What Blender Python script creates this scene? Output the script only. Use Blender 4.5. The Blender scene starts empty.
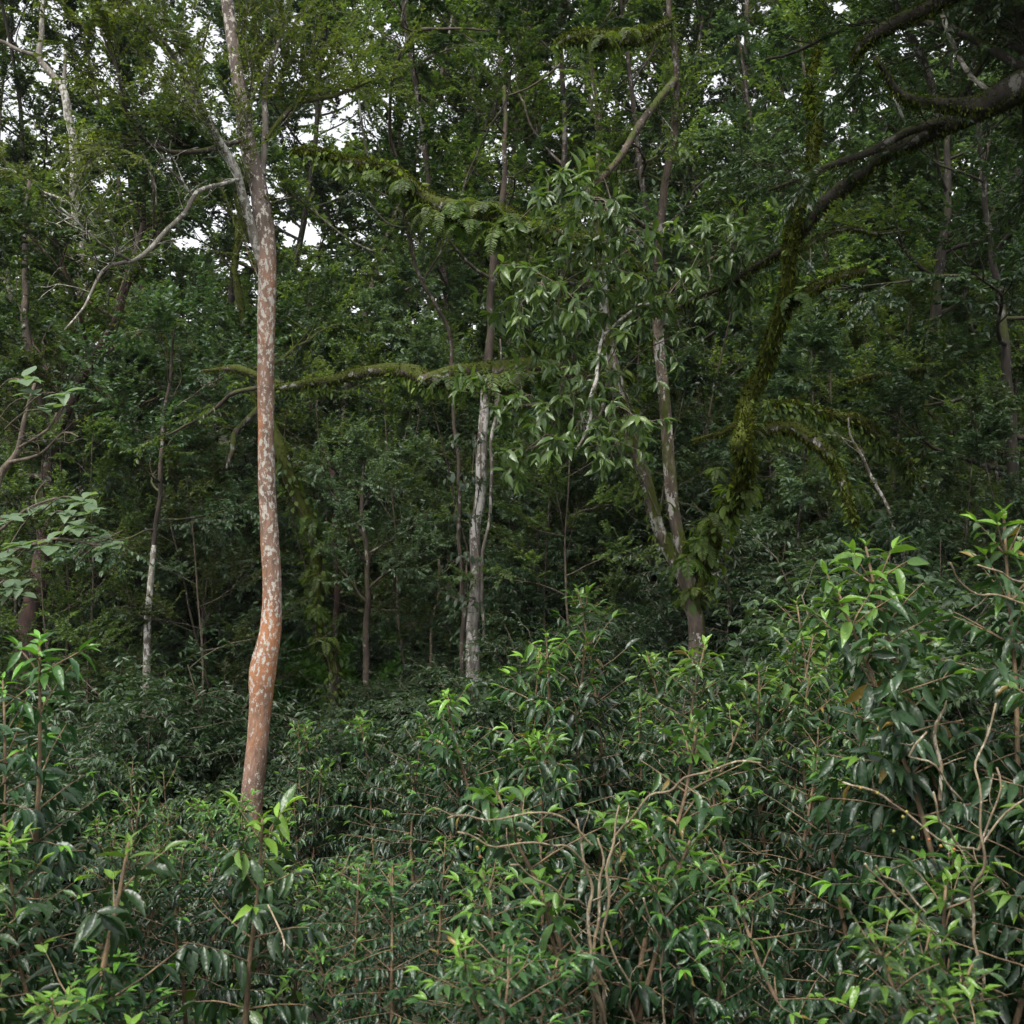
import bpy, math, random
import numpy as np
from mathutils import Vector

# ------------------------------------------------------------------ basics
scn = bpy.context.scene
COL = scn.collection
F = 1098.0                      # focal length in pixels of a 1024 px frame
CAMZ = 2.6
PI = math.pi


def P(px, py, Y):
    """point of the place seen at a pixel, Y metres ahead of the camera"""
    return np.array([(px - 512) / F * Y, Y, CAMZ - (py - 512) / F * Y])


def sstep(a, b, x):
    t = np.clip((np.asarray(x, float) - a) / (b - a), 0, 1)
    return t * t * (3 - 2 * t)


def G(x, y):
    """height of the ground"""
    x = np.asarray(x, float); y = np.asarray(y, float)
    gully = sstep(0.3, 4.2, -x) * sstep(3.5, 11, y) * (1 - sstep(15.5, 22, y))
    mid = sstep(7.5, 11, y) * (1 - sstep(13, 19, y))
    z = -0.25 - 1.9 * gully - 0.5 * mid
    z = z + 0.17 * np.maximum(0, y - 23) - 0.0006 * np.maximum(0, y - 60) ** 2 * (y < 130)
    z = z + 0.10 * np.maximum(0, x - 4) * sstep(6, 14, y)
    z = z + .95 * (1 - sstep(2.0, 8.0, y)) + .2 * (1 - sstep(0.2, 2.2, y))
    z = z + 0.10 * np.sin(x * 1.3 + 0.7) * np.cos(y * 0.9) + 0.05 * np.sin(x * 3.1 + y * 2.3)
    return z


def Gf(x, y):
    return float(G(x, y))


def nrm(v):
    v = np.asarray(v, float)
    return v / np.maximum(np.linalg.norm(v, axis=-1, keepdims=True), 1e-9)


# ------------------------------------------------------------------ meshes
class MB:
    """collects quads (and a per-vertex tone) and links them as one mesh object"""
    def __init__(self):
        self.V = []; self.Q = []; self.A = []; self.n = 0

    def add(self, V, Q, a=0.0):
        V = np.asarray(V, float).reshape(-1, 3)
        self.V.append(V); self.Q.append(np.asarray(Q, np.int64).reshape(-1, 4) + self.n)
        self.A.append(np.broadcast_to(np.asarray(a, float), (len(V),)))
        self.n += len(V)

    def mesh(self, name, mat, smooth=True):
        V = np.concatenate(self.V) if self.V else np.zeros((0, 3))
        Q = np.concatenate(self.Q) if self.Q else np.zeros((0, 4), np.int64)
        A = np.concatenate(self.A) if self.A else np.zeros(0)
        me = bpy.data.meshes.new(name)
        me.vertices.add(len(V)); me.vertices.foreach_set('co', V.astype(np.float32).ravel())
        me.loops.add(len(Q) * 4); me.loops.foreach_set('vertex_index', Q.astype(np.int32).ravel())
        me.polygons.add(len(Q))
        me.polygons.foreach_set('loop_start', np.arange(0, len(Q) * 4, 4, dtype=np.int32))
        me.polygons.foreach_set('use_smooth', np.full(len(Q), smooth))
        at = me.attributes.new('tone', 'FLOAT', 'POINT')
        at.data.foreach_set('value', A.astype(np.float32))
        me.materials.append(mat)
        me.update(calc_edges=True)
        return me

    def build(self, name, mat, parent=None, smooth=True):
        o = bpy.data.objects.new(name, self.mesh(name, mat, smooth))
        COL.objects.link(o)
        if parent is not None:
            o.parent = parent
        return o


def tag(o, label, cat, group=None, kind=None):
    if label: o['label'] = label
    if cat: o['category'] = cat
    if group: o['group'] = group
    if kind: o['kind'] = kind
    return o


def empty(name, loc=(0, 0, 0), rz=0.0, label=None, cat=None, group=None):
    o = bpy.data.objects.new(name, None)
    o.empty_display_size = 0.2
    o.location = loc; o.rotation_euler = (0, 0, rz)
    COL.objects.link(o)
    return tag(o, label, cat, group)


def copy_tree(root, loc, rz, sc, label, group=None):
    r = root.copy(); COL.objects.link(r)
    r.location = loc; r.rotation_euler = (0, 0, rz); r.scale = (sc[0], sc[0], sc[1])
    r['label'] = label
    if group: r['group'] = group
    for ch in list(root.children):
        c = ch.copy(); COL.objects.link(c); c.parent = r
        for g in list(ch.children):
            d = g.copy(); COL.objects.link(d); d.parent = c
    return r


def smooth_path(pts, step):
    """Catmull-Rom through points (rows may carry radius as a 4th value)"""
    pts = np.asarray(pts, float)
    if len(pts) == 2:
        pts = np.vstack([pts[0], pts.mean(0), pts[1]])
    ext = np.vstack([2 * pts[0] - pts[1], pts, 2 * pts[-1] - pts[-2]])
    out = []
    for i in range(1, len(ext) - 2):
        a, b, c, d = ext[i - 1], ext[i], ext[i + 1], ext[i + 2]
        n = max(2, int(np.linalg.norm(c[:3] - b[:3]) / step))
        t = np.linspace(0, 1, n, endpoint=False)[:, None]
        out.append(0.5 * ((2 * b) + (-a + c) * t + (2 * a - 5 * b + 4 * c - d) * t ** 2 + (-a + 3 * b - 3 * c + d) * t ** 3))
    out.append(pts[-1:])
    return np.vstack(out)


def tube(mb, path, rad, sides=7, lump=0.0, rng=None, tone=0.0):
    p = np.asarray(path, float); n = len(p)
    rad = np.broadcast_to(np.asarray(rad, float), (n,))
    t = nrm(np.gradient(p, axis=0))
    u = np.cross(t[0], [0.31, 0.87, 0.11]); u = u / np.linalg.norm(u)
    U = np.zeros((n, 3)); U[0] = u
    for i in range(1, n):
        u = u - t[i] * np.dot(u, t[i]); u = u / max(np.linalg.norm(u), 1e-9); U[i] = u
    Wv = np.cross(t, U)
    a = np.linspace(0, 2 * PI, sides, endpoint=False)
    rr = rad[:, None] * np.ones((1, sides))
    if lump > 0:
        ph = (rng or np.random.default_rng(3)).uniform(0, 6.28, 8)
        s = np.concatenate([[0], np.cumsum(np.linalg.norm(np.diff(p, axis=0), axis=1))])[:, None] / max(rad.max(), 0.01)
        w = (np.sin(s * 0.55 + ph[0] + 2 * np.sin(a + ph[1])) * .5 + np.sin(s * 1.3 + ph[2] + 2 * a) * .35
             + np.sin(s * 2.9 + ph[3] + 3 * a + ph[4]) * .25 + np.sin(s * .31 + a + ph[5]) * .5)
        rr = rr * (1 + lump * w)
    V = p[:, None, :] + rr[..., None] * (np.cos(a)[None, :, None] * U[:, None, :] + np.sin(a)[None, :, None] * Wv[:, None, :])
    i = np.arange(n - 1)[:, None] * sides; j = np.arange(sides)[None, :]; k = (j + 1) % sides
    Q = np.stack([i + j, i + k, i + sides + k, i + sides + j], -1).reshape(-1, 4)
    V = V.reshape(-1, 3)
    # closed end
    c = len(V)
    V = np.vstack([V, p[-1] + t[-1] * rad[-1] * .6])
    jj = np.arange(0, sides - 1, 2); base = (n - 1) * sides
    cap = np.stack([base + jj, base + (jj + 1) % sides, base + (jj + 2) % sides, np.full_like(jj, c)], -1)
    Q = np.vstack([Q, cap])
    mb.add(V, Q, tone)


# ------------------------------------------------------------------ leaves
def leaf_template(prof, ys, fold=0.12, curl=0.35, wave=0.0, tw=0.0):
    """two rows of quads folded at the midrib; x across, y along, z up; unit length"""
    V = []; n = len(ys)
    for w, y in zip(prof, ys):
        z = -curl * y * y
        wv = wave * math.sin(y * 15)
        V += [(-w, y, z + fold * w * 4 * 0.5 + wv), (0, y, z), (w, y, z + fold * w * 4 * 0.5 - wv + tw * w * y)]
    Q = []
    for i in range(n - 1):
        b = 3 * i
        Q += [(b, b + 1, b + 4, b + 3), (b + 1, b + 2, b + 5, b + 4)]
    return np.array(V), np.array(Q)


LONG = [leaf_template([.012, .105, .185, .20, .15, .07, .008], [0, .12, .3, .5, .7, .87, 1.0], f, c, w, t)
        for f, c, w, t in ((.30, .22, .010, 0), (.22, .42, .014, .3), (.36, .10, .012, -.3), (.15, .55, .016, .2))]
OBLONG = [leaf_template([.02, .16, .24, .22, .10, .01], [0, .15, .4, .65, .88, 1.0], f, c, w, t)
          for f, c, w, t in ((.2, .15, 0, 0), (.3, .3, .01, .2), (.12, .05, 0, -.2))]
SMALL = [(np.array([(0, 0, 0), (.2, .28, .06), (.19, .62, .03), (0, 1, -c), (-.19, .62, .03), (-.2, .28, .06)]),
          np.array([(0, 1, 2, 3), (0, 3, 4, 5)])) for c in (.05, .18, .32)]
NARROW = [(np.array([(0, 0, 0), (.11, .3, .04), (.1, .65, .02), (0, 1, -c), (-.1, .65, .02), (-.11, .3, .04)]),
           np.array([(0, 1, 2, 3), (0, 3, 4, 5)])) for c in (.05, .2)]


class Leaves:
    """a heap of leaf placements, turned into quads all at once"""
    def __init__(self):
        self.p = []; self.d = []; self.u = []; self.s = []; self.a = []

    def add(self, p, d, u, s, a):
        p = np.asarray(p, float).reshape(-1, 3); n = len(p)
        self.p.append(p)
        self.d.append(np.broadcast_to(np.asarray(d, float), (n, 3)))
        self.u.append(np.broadcast_to(np.asarray(u, float), (n, 3)))
        self.s.append(np.broadcast_to(np.asarray(s, float), (n,)))
        self.a.append(np.broadcast_to(np.asarray(a, float), (n,)))

    def to(self, mb, templates, rng, width=1.0):
        if not self.p: return
        p = np.concatenate(self.p); d = nrm(np.concatenate(self.d)); u = np.concatenate(self.u)
        s = np.concatenate(self.s); a = np.concatenate(self.a)
        x = nrm(np.cross(d, u)); z = np.cross(x, d)
        which = rng.integers(0, len(templates), len(p))
        for k, (T, Q) in enumerate(templates):
            m = which == k
            if not m.any(): continue
            N = int(m.sum()); L = len(T)
            ss = s[m][:, None, None]
            cz = rng.uniform(.5, 1.4, (N, 1, 1))
            V = p[m][:, None, :] + ss * (T[None, :, 0:1] * width * x[m][:, None, :] + T[None, :, 1:2] * d[m][:, None, :]
                                         + T[None, :, 2:3] * cz * z[m][:, None, :])
            QQ = Q[None] + (np.arange(N) * L)[:, None, None]
            mb.add(V.reshape(-1, 3), QQ.reshape(-1, 4), np.repeat(a[m], L))


def rot_about(v, axis, ang):
    v = np.asarray(v, float); axis = nrm(axis)
    c, s = math.cos(ang), math.sin(ang)
    return v * c + np.cross(axis, v) * s + axis * np.dot(axis, v) * (1 - c)


UP = np.array([0, 0, 1.0])


def wander(p0, d0, L, n, rng, jit=.15, lift=0.0):
    """a crooked path"""
    p = np.array(p0, float); d = nrm(d0); out = [p.copy()]
    st = L / n
    for i in range(n):
        d = nrm(d + rng.normal(0, jit, 3) + UP * lift)
        p = p + d * st; out.append(p.copy())
    return np.array(out)


def leafy_twig(Lv, path, n, size, rng, tone=.25, tvar=.25, droop=.3, flat=.35, t0=.15, pairs=False, ang=.95):
    """leaves along a twig, in one plane, alternate or in pairs"""
    m = len(path)
    t = np.linspace(t0, 1.0, n) + rng.uniform(-.02, .02, n)
    if pairs: t = np.repeat(t[::2], 2)[:n]
    t = np.clip(t, 0, 1); n = len(t)
    idx = t * (m - 1); i0 = np.minimum(idx.astype(int), m - 2); fr = (idx - i0)[:, None]
    pos = path[i0] * (1 - fr) + path[i0 + 1] * fr
    td = nrm(path[i0 + 1] - path[i0])
    side = nrm(np.cross(td, UP + rng.normal(0, .15, 3)))
    sg = np.where(np.arange(n) % 2 == 0, 1.0, -1.0)[:, None]
    a = ang * (1 - .45 * t[:, None] ** 3)
    d = td * np.cos(a) + side * sg * np.sin(a) + rng.normal(0, .22, (n, 3)) - UP * droop * rng.uniform(.3, 1.3, (n, 1))
    u = UP + rng.normal(0, flat, (n, 3))
    Lv.add(pos, d, u, size * rng.uniform(.65, 1.15, n), np.clip(tone + rng.normal(0, tvar, n) * .6, 0, 1))


# ------------------------------------------------------------------ materials
def new_mat(name):
    m = bpy.data.materials.new(name); m.use_nodes = True
    nt = m.node_tree; nt.nodes.clear()
    return m, nt, nt.nodes, nt.links


def leaf_mat(name, old, mid, young, rough=.38, transl=.28, jitter=.35, spec=.5, back=1.25, dying=None):
    m, nt, N, L = new_mat(name)
    out = N.new('ShaderNodeOutputMaterial')
    at = N.new('ShaderNodeAttribute'); at.attribute_name = 'tone'
    ramp = N.new('ShaderNodeValToRGB'); e = ramp.color_ramp.elements
    e[0].position = 0; e[0].color = (*old, 1); e[1].position = 1; e[1].color = (*young, 1)
    k = e.new(.45); k.color = (*mid, 1)
    if dying:
        e[-1].position = .93; y_ = e.new(1.0); y_.color = (*dying, 1); y2 = e.new(.97); y2.color = (*young, 1)
    L.new(at.outputs['Fac'], ramp.inputs[0])
    oi = N.new('ShaderNodeObjectInfo')
    hsv = N.new('ShaderNodeHueSaturation')
    mr = N.new('ShaderNodeMapRange'); mr.inputs[3].default_value = 1 - jitter; mr.inputs[4].default_value = 1 + jitter
    L.new(oi.outputs['Random'], mr.inputs[0]); L.new(mr.outputs[0], hsv.inputs['Value'])
    L.new(ramp.outputs[0], hsv.inputs['Color'])
    ml = N.new('ShaderNodeMath'); ml.operation = 'MULTIPLY'; ml.inputs[1].default_value = 7.31
    fr = N.new('ShaderNodeMath'); fr.operation = 'FRACT'
    mh = N.new('ShaderNodeMapRange'); mh.inputs[3].default_value = .485; mh.inputs[4].default_value = .515
    L.new(oi.outputs['Random'], ml.inputs[0]); L.new(ml.outputs[0], fr.inputs[0]); L.new(fr.outputs[0], mh.inputs[0])
    L.new(mh.outputs[0], hsv.inputs['Hue'])
    geo = N.new('ShaderNodeNewGeometry')
    # paler, duller underside
    mixb = N.new('ShaderNodeMix'); mixb.data_type = 'RGBA'; mixb.blend_type = 'MULTIPLY'
    mixb.inputs[7].default_value = (back, back * .97, back * 1.05, 1)
    L.new(geo.outputs['Backfacing'], mixb.inputs[0]); L.new(hsv.outputs[0], mixb.inputs[6])
    b = N.new('ShaderNodeBsdfPrincipled')
    b.inputs['Roughness'].default_value = rough
    b.inputs['Specular IOR Level'].default_value = spec
    L.new(mixb.outputs[2], b.inputs['Base Color'])
    tcn = N.new('ShaderNodeTexCoord'); nz = N.new('ShaderNodeTexNoise'); nz.inputs['Scale'].default_value = 55; nz.inputs['Detail'].default_value = 1
    L.new(tcn.outputs['Object'], nz.inputs[0])
    bu = N.new('ShaderNodeBump'); bu.inputs['Strength'].default_value = .3; bu.inputs['Distance'].default_value = .012
    L.new(nz.outputs[0], bu.inputs['Height']); L.new(bu.outputs[0], b.inputs['Normal'])
    tr = N.new('ShaderNodeBsdfTranslucent')
    tc = N.new('ShaderNodeMix'); tc.data_type = 'RGBA'; tc.blend_type = 'MULTIPLY'; tc.inputs[0].default_value = 1
    tc.inputs[7].default_value = (1.9, 2.0, .75, 1)
    L.new(hsv.outputs[0], tc.inputs[6]); L.new(tc.outputs[2], tr.inputs[0])
    mx = N.new('ShaderNodeMixShader'); mx.inputs[0].default_value = transl
    L.new(b.outputs[0], mx.inputs[1]); L.new(tr.outputs[0], mx.inputs[2])
    L.new(mx.outputs[0], out.inputs[0])
    return m


def bark_mat(name, base, dark, patch=None, patch_amt=.5, patch_scale=9, moss=None, moss_amt=0.0, scale=6, bump=.5, rough=.85, extra=None, greys=None):
    m, nt, N, L = new_mat(name)
    out = N.new('ShaderNodeOutputMaterial')
    tc = N.new('ShaderNodeTexCoord')
    mp = N.new('ShaderNodeMapping'); mp.inputs['Scale'].default_value = (1, 1, .35)
    L.new(tc.outputs['Object'], mp.inputs[0])

    def noise(sc, det=5, src=mp, ro=.6):
        n = N.new('ShaderNodeTexNoise'); n.inputs['Scale'].default_value = sc
        n.inputs['Detail'].default_value = det; n.inputs['Roughness'].default_value = ro
        L.new(src.outputs[0], n.inputs[0]); return n

    def ramp(src, a, b):
        r = N.new('ShaderNodeMapRange'); r.inputs[1].default_value = a; r.inputs[2].default_value = b
        r.interpolation_type = 'SMOOTHSTEP'; L.new(src, r.inputs[0]); return r.outputs[0]

    def mix(f, c1, c2):
        x = N.new('ShaderNodeMix'); x.data_type = 'RGBA'; L.new(f, x.inputs[0])
        for i, c in ((6, c1), (7, c2)):
            if isinstance(c, tuple): x.inputs[i].default_value = (*c, 1)
            else: L.new(c, x.inputs[i])
        return x.outputs[2]
    n1 = noise(scale)
    col = mix(ramp(n1.outputs[0], .38, .66), dark, base)
    if extra:
        n5 = noise(2.3, 3)
        col = mix(ramp(n5.outputs[0], .45, .62), col, extra)
    if greys:
        z0, z1, gc = greys
        sx = N.new('ShaderNodeSeparateXYZ'); L.new(tc.outputs['Object'], sx.inputs[0])
        ng = noise(3.0, 3); ma_ = N.new('ShaderNodeMath'); ma_.operation = 'MULTIPLY_ADD'; ma_.inputs[1].default_value = 1.6
        L.new(ng.outputs[0], ma_.inputs[0]); L.new(sx.outputs[2], ma_.inputs[2])
        gcol = mix(ramp(n1.outputs[0], .38, .66), tuple(c * .55 for c in gc), gc)
        col = mix(ramp(ma_.outputs[0], z0 + .8, z1 + .8), col, gcol)
    if patch:
        obj = N.new('ShaderNodeMapping'); obj.inputs['Scale'].default_value = (1, 1, .6); L.new(tc.outputs['Object'], obj.inputs[0])
        n2 = noise(patch_scale, 4, obj, .55); n2b = noise(patch_scale * 4.5, 3, obj, .6)
        ad = N.new('ShaderNodeMath'); ad.operation = 'MULTIPLY_ADD'; ad.inputs[1].default_value = .45
        L.new(n2b.outputs[0], ad.inputs[0]); L.new(n2.outputs[0], ad.inputs[2])
        th = .90 - .3 * patch_amt
        n6 = noise(1.1, 2, obj, .5)
        ad2 = N.new('ShaderNodeMath'); ad2.operation = 'MULTIPLY_ADD'; ad2.inputs[1].default_value = .55; ad2.inputs[2].default_value = -.275
        L.new(n6.outputs[0], ad2.inputs[0]); ad3 = N.new('ShaderNodeMath'); ad3.operation = 'ADD'
        L.new(ad.outputs[0], ad3.inputs[0]); L.new(ad2.outputs[0], ad3.inputs[1]); ad = ad3
        col = mix(ramp(ad.outputs[0], th - .035, th + .035), col, patch)
    if moss:
        geo = N.new('ShaderNodeNewGeometry'); sp = N.new('ShaderNodeSeparateXYZ'); L.new(geo.outputs['Normal'], sp.inputs[0])
        n3 = noise(4.0, 4, tc if False else mp)
        ma = N.new('ShaderNodeMath'); ma.operation = 'MULTIPLY_ADD'; ma.inputs[1].default_value = .22
        L.new(sp.outputs[2], ma.inputs[0]); L.new(n3.outputs[0], ma.inputs[2])
        th = .78 - .62 * moss_amt
        n4 = noise(40, 3)
        mc = mix(n4.outputs[0], tuple(c * .45 for c in moss), tuple(min(1, c * 1.5) for c in moss))
        col = mix(ramp(ma.outputs[0], th - .05, th + .08), col, mc)
    b = N.new('ShaderNodeBsdfPrincipled'); b.inputs['Roughness'].default_value = rough
    b.inputs['Specular IOR Level'].default_value = .25
    L.new(col, b.inputs['Base Color'])
    nb = noise(scale * 5, 6)
    bp = N.new('ShaderNodeBump'); bp.inputs['Strength'].default_value = bump; bp.inputs['Distance'].default_value = .03
    L.new(nb.outputs[0], bp.inputs['Height']); L.new(bp.outputs[0], b.inputs['Normal'])
    L.new(b.outputs[0], out.inputs[0])
    return m


M = {}
M['coffee'] = leaf_mat('coffee_leaf', (.011, .030, .013), (.024, .062, .018), (.125, .255, .030), rough=.35, transl=.22, jitter=.35, spec=.5, dying=(.16, .12, .03))
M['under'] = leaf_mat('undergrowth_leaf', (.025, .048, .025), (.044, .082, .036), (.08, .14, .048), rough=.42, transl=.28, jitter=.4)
M['canopy'] = leaf_mat('canopy_leaf', (.036, .060, .020), (.068, .105, .030), (.14, .185, .048), rough=.42, transl=.46, jitter=.4)
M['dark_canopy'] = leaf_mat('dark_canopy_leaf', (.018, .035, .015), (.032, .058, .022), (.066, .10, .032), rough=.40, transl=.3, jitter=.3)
M['olive'] = leaf_mat('fine_olive_leaf', (.036, .056, .016), (.062, .090, .024), (.12, .15, .036), rough=.5, transl=.44, jitter=.15)
M['big'] = leaf_mat('broad_leaf', (.036, .068, .020), (.062, .110, .028), (.12, .18, .04), rough=.32, transl=.3, jitter=.1)
M['grey'] = leaf_mat('grey_green_leaf', (.060, .10, .055), (.10, .155, .085), (.14, .20, .11), rough=.45, transl=.34, jitter=.15)
M['fern'] = leaf_mat('fern_leaf', (.035, .066, .010), (.070, .115, .014), (.13, .19, .022), rough=.5, transl=.4, jitter=.2)
M['moss'] = leaf_mat('moss_tuft', (.014, .019, .004), (.038, .048, .007), (.085, .10, .013), rough=.95, transl=.3, jitter=.1, spec=.05)
M['herb'] = leaf_mat('herb_leaf', (.03, .085, .014), (.05, .135, .02), (.08, .18, .03), rough=.5, transl=.35, jitter=.1)
M['rusty'] = leaf_mat('rusty_leaf', (.03, .05, .02), (.06, .06, .02), (.11, .07, .025), rough=.5, transl=.3, jitter=.1)
GREY_Z = float(P(0, 250, 12)[2]) - Gf((250 - 512) / F * 12, 12)
M['red_bark'] = bark_mat('reddish_bark', (.29, .18, .13), (.15, .10, .075), patch=(.48, .45, .40), patch_amt=.32, patch_scale=26, moss=(.06, .08, .012), moss_amt=.08, scale=7, bump=.8, extra=(.37, .17, .085), greys=(GREY_Z - .9, GREY_Z + .7, (.165, .13, .11)))
M['upper_bark'] = bark_mat('greyish_upper_bark', (.165, .125, .105), (.085, .068, .058), patch=(.33, .31, .28), patch_amt=.3, patch_scale=16, moss=(.05, .06, .01), moss_amt=.15, scale=7, bump=.6)
M['grey_bark'] = bark_mat('grey_bark', (.17, .15, .125), (.085, .072, .06), patch=(.36, .35, .32), patch_amt=.25, patch_scale=8, moss=(.06, .08, .012), moss_amt=.15)
M['pale_bark'] = bark_mat('pale_patchy_bark', (.29, .265, .24), (.10, .085, .072), patch=(.46, .44, .41), patch_amt=.4, patch_scale=9, moss=(.05, .07, .012), moss_amt=.2, scale=9, bump=.9)
M['dark_bark'] = bark_mat('dark_bark', (.085, .065, .050), (.035, .028, .022), patch=(.2, .19, .17), patch_amt=.15, moss=(.05, .065, .012), moss_amt=.25)
M['brown_bark'] = bark_mat('reddish_brown_bark', (.10, .06, .05), (.04, .03, .025), patch=(.2, .18, .16), patch_amt=.15, moss=(.05, .065, .012), moss_amt=.2)
M['moss_bark'] = bark_mat('mossy_bark', (.15, .12, .095), (.055, .042, .032), patch=(.36, .35, .32), patch_amt=.3, moss=(.052, .064, .009), moss_amt=.58, bump=.9)
M['full_moss_bark'] = bark_mat('thickly_mossy_bark', (.10, .08, .06), (.05, .04, .03), patch=(.3, .29, .26), patch_amt=.1, moss=(.066, .082, .011), moss_amt=.85, bump=1.0)
M['part_moss_bark'] = bark_mat('partly_mossy_bark', (.19, .15, .12), (.07, .055, .042), patch=(.40, .38, .35), patch_amt=.4, moss=(.050, .062, .009), moss_amt=.38, bump=.8)
M['shaded_black_bark'] = bark_mat('shaded_black_bark', (.040, .033, .026), (.018, .015, .012), patch=(.12, .115, .10), patch_amt=.12, moss=(.026, .032, .006), moss_amt=.3)  # mossy bark, its colour blackened to carry the shade of backlit boughs
M['twig'] = bark_mat('twig_bark', (.16, .13, .10), (.08, .065, .05), scale=20)
M['bare'] = bark_mat('bare_twig_bark', (.30, .24, .155), (.15, .115, .075), scale=25, bump=.3, patch=(.4, .36, .28), patch_amt=.3, patch_scale=30)
M['stem'] = bark_mat('coffee_stem_bark', (.24, .17, .10), (.11, .08, .05), scale=18)
M['lichen_twig'] = bark_mat('lichen_covered_bark', (.23, .21, .175), (.10, .085, .07), patch=(.42, .41, .37), patch_amt=.4, patch_scale=20)

# ------------------------------------------------------------------ plants
def coffee_shrub(seed, h=2.0, stems=3, leaf=.125, reach=.62, sparse=1.0, tiptone=.75):
    """upright stems with paired drooping side branches of glossy paired leaves"""
    rng = np.random.default_rng(seed)
    W = MB(); Lv = Leaves()
    for s in range(stems):
        az = 2 * PI * s / stems + rng.uniform(-.6, .6)
        hh = h * (1.0 if s == 0 else rng.uniform(.68, .97))
        lean = rng.uniform(.04, .22)
        d = np.array([math.cos(az) * lean, math.sin(az) * lean, 1])
        p0 = np.array([math.cos(az) * .05, math.sin(az) * .05, -.15])
        st = smooth_path(wander(p0, d, hh + .15, 7, rng, .07, .06), .12)
        n = len(st)
        tube(W, st, np.linspace(.017, .0045, n), 6)
        nodes = int(hh / .066)
        for k in range(nodes):
            t = (k + .5) / nodes
            if t < .10 or (t < .3 and rng.random() < .45): continue
            if rng.random() > sparse: continue
            q = st[min(n - 2, int(t * (n - 1)))]; td = nrm(st[min(n - 1, int(t * (n - 1)) + 1)] - q)
            a0 = az + k * PI / 2 + rng.normal(0, .35)
            for sg in (0, PI):
                if rng.random() < .1: continue
                el = .85 * t ** 2.2 + .12 + rng.normal(0, .12)
                a = a0 + sg
                bd = np.array([math.cos(a) * math.cos(el), math.sin(a) * math.cos(el), math.sin(el)])
                Lb = reach * (1.05 - t) ** .62 * rng.uniform(.55, 1.1) + .06
                br = wander(q, bd, Lb, 6, rng, .05, -.055 * (1.25 - t))
                tube(W, br, np.linspace(.0045, .0016, len(br)), 4)
                npair = max(1, int(Lb * rng.uniform(.75, 1) / .036))
                start = .35 if t < .5 else .12
                young = np.clip((t - .55) / .45, 0, 1)
                leafy_twig(Lv, br, npair * 2, leaf * rng.uniform(.8, 1.12), rng, tone=.14 + .5 * young ** 2.2, tvar=.2,
                           droop=1.35 - .75 * young, flat=.42, t0=start, pairs=True, ang=1.0)
                if rng.random() < .35 + .6 * young:
                    e = br[-1]; ed = nrm(br[-1] - br[-2])
                    sd = nrm(np.cross(ed, UP)); 
                    Lv.add([e, e], [ed + .35 * sd, ed - .35 * sd], UP + rng.normal(0, .2, 3), leaf * rng.uniform(.55, .9), tiptone + rng.uniform(-.2, .25))
        # growing tip: upright pale pairs
        e = st[-1]
        for k in range(3):
            a = az + k * 1.57 + rng.uniform(-.3, .3); el = .35 + .3 * k
            for sg in (0, PI):
                dd = np.array([math.cos(a + sg) * math.cos(el), math.sin(a + sg) * math.cos(el), math.sin(el)])
                Lv.add(e - np.array([0, 0, .05 - .025 * k]), dd, UP + rng.normal(0, .2, 3), leaf * (1.0 - .25 * k), tiptone + rng.uniform(-.15, .25))
    Lv.a = [np.where(rng.random(len(a)) < .008, 1.0, np.minimum(a, .93)) for a in Lv.a]
    B = MB(); Lv.to(B, LONG, rng, .78)
    return W, B


def bushy(seed, h, w, leaf, n_stems=9, twigs=9, per=16, tone=.2, tvar=.3, templ=SMALL, droop=.3, width=1.0, rad=.014, layered=False):
    """many-stemmed shrub: stems fan out, twigs carry small leaves"""
    rng = np.random.default_rng(seed); W = MB(); Lv = Leaves()
    for s in range(n_stems):
        az = 2 * PI * s / n_stems + rng.uniform(-.5, .5); sp = rng.uniform(.1, 1) * w / h
        st = wander((0, 0, -.15), (math.cos(az) * sp, math.sin(az) * sp, 1), h * rng.uniform(.7, 1.05) * math.hypot(1, sp * .5), 8, rng, .13, .03)
        tube(W, st, np.linspace(rad, rad * .25, len(st)), 5)
        for k in range(twigs):
            t = rng.uniform(.12, 1.0) ** .8
            i = min(len(st) - 2, int(t * (len(st) - 1))); q = st[i] + (st[i + 1] - st[i]) * rng.random()
            a = rng.uniform(0, 2 * PI); el = rng.uniform(-.1, .7)
            if layered: el *= .3
            tw = wander(q, (math.cos(a) * math.cos(el), math.sin(a) * math.cos(el), math.sin(el)), w * rng.uniform(.3, .7), 5, rng, .15, -.04)
            tube(W, tw, np.linspace(rad * .3, rad * .12, len(tw)), 3)
            leafy_twig(Lv, tw, per, leaf, rng, tone=tone + .25 * max(0, t - .6), tvar=tvar, droop=droop, flat=.4)
            for j in range(3):
                i2 = rng.integers(1, len(tw)); a2 = rng.uniform(0, 2 * PI)
                t2 = wander(tw[i2], (math.cos(a2), math.sin(a2), rng.uniform(-.1, .5)), w * rng.uniform(.15, .35), 3, rng, .2)
                leafy_twig(Lv, t2, per // 2, leaf, rng, tone=tone + .25 * max(0, t - .6), tvar=tvar, droop=droop, flat=.4, t0=.05)
    B = MB(); Lv.to(B, templ, rng, width)
    return W, B


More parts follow.
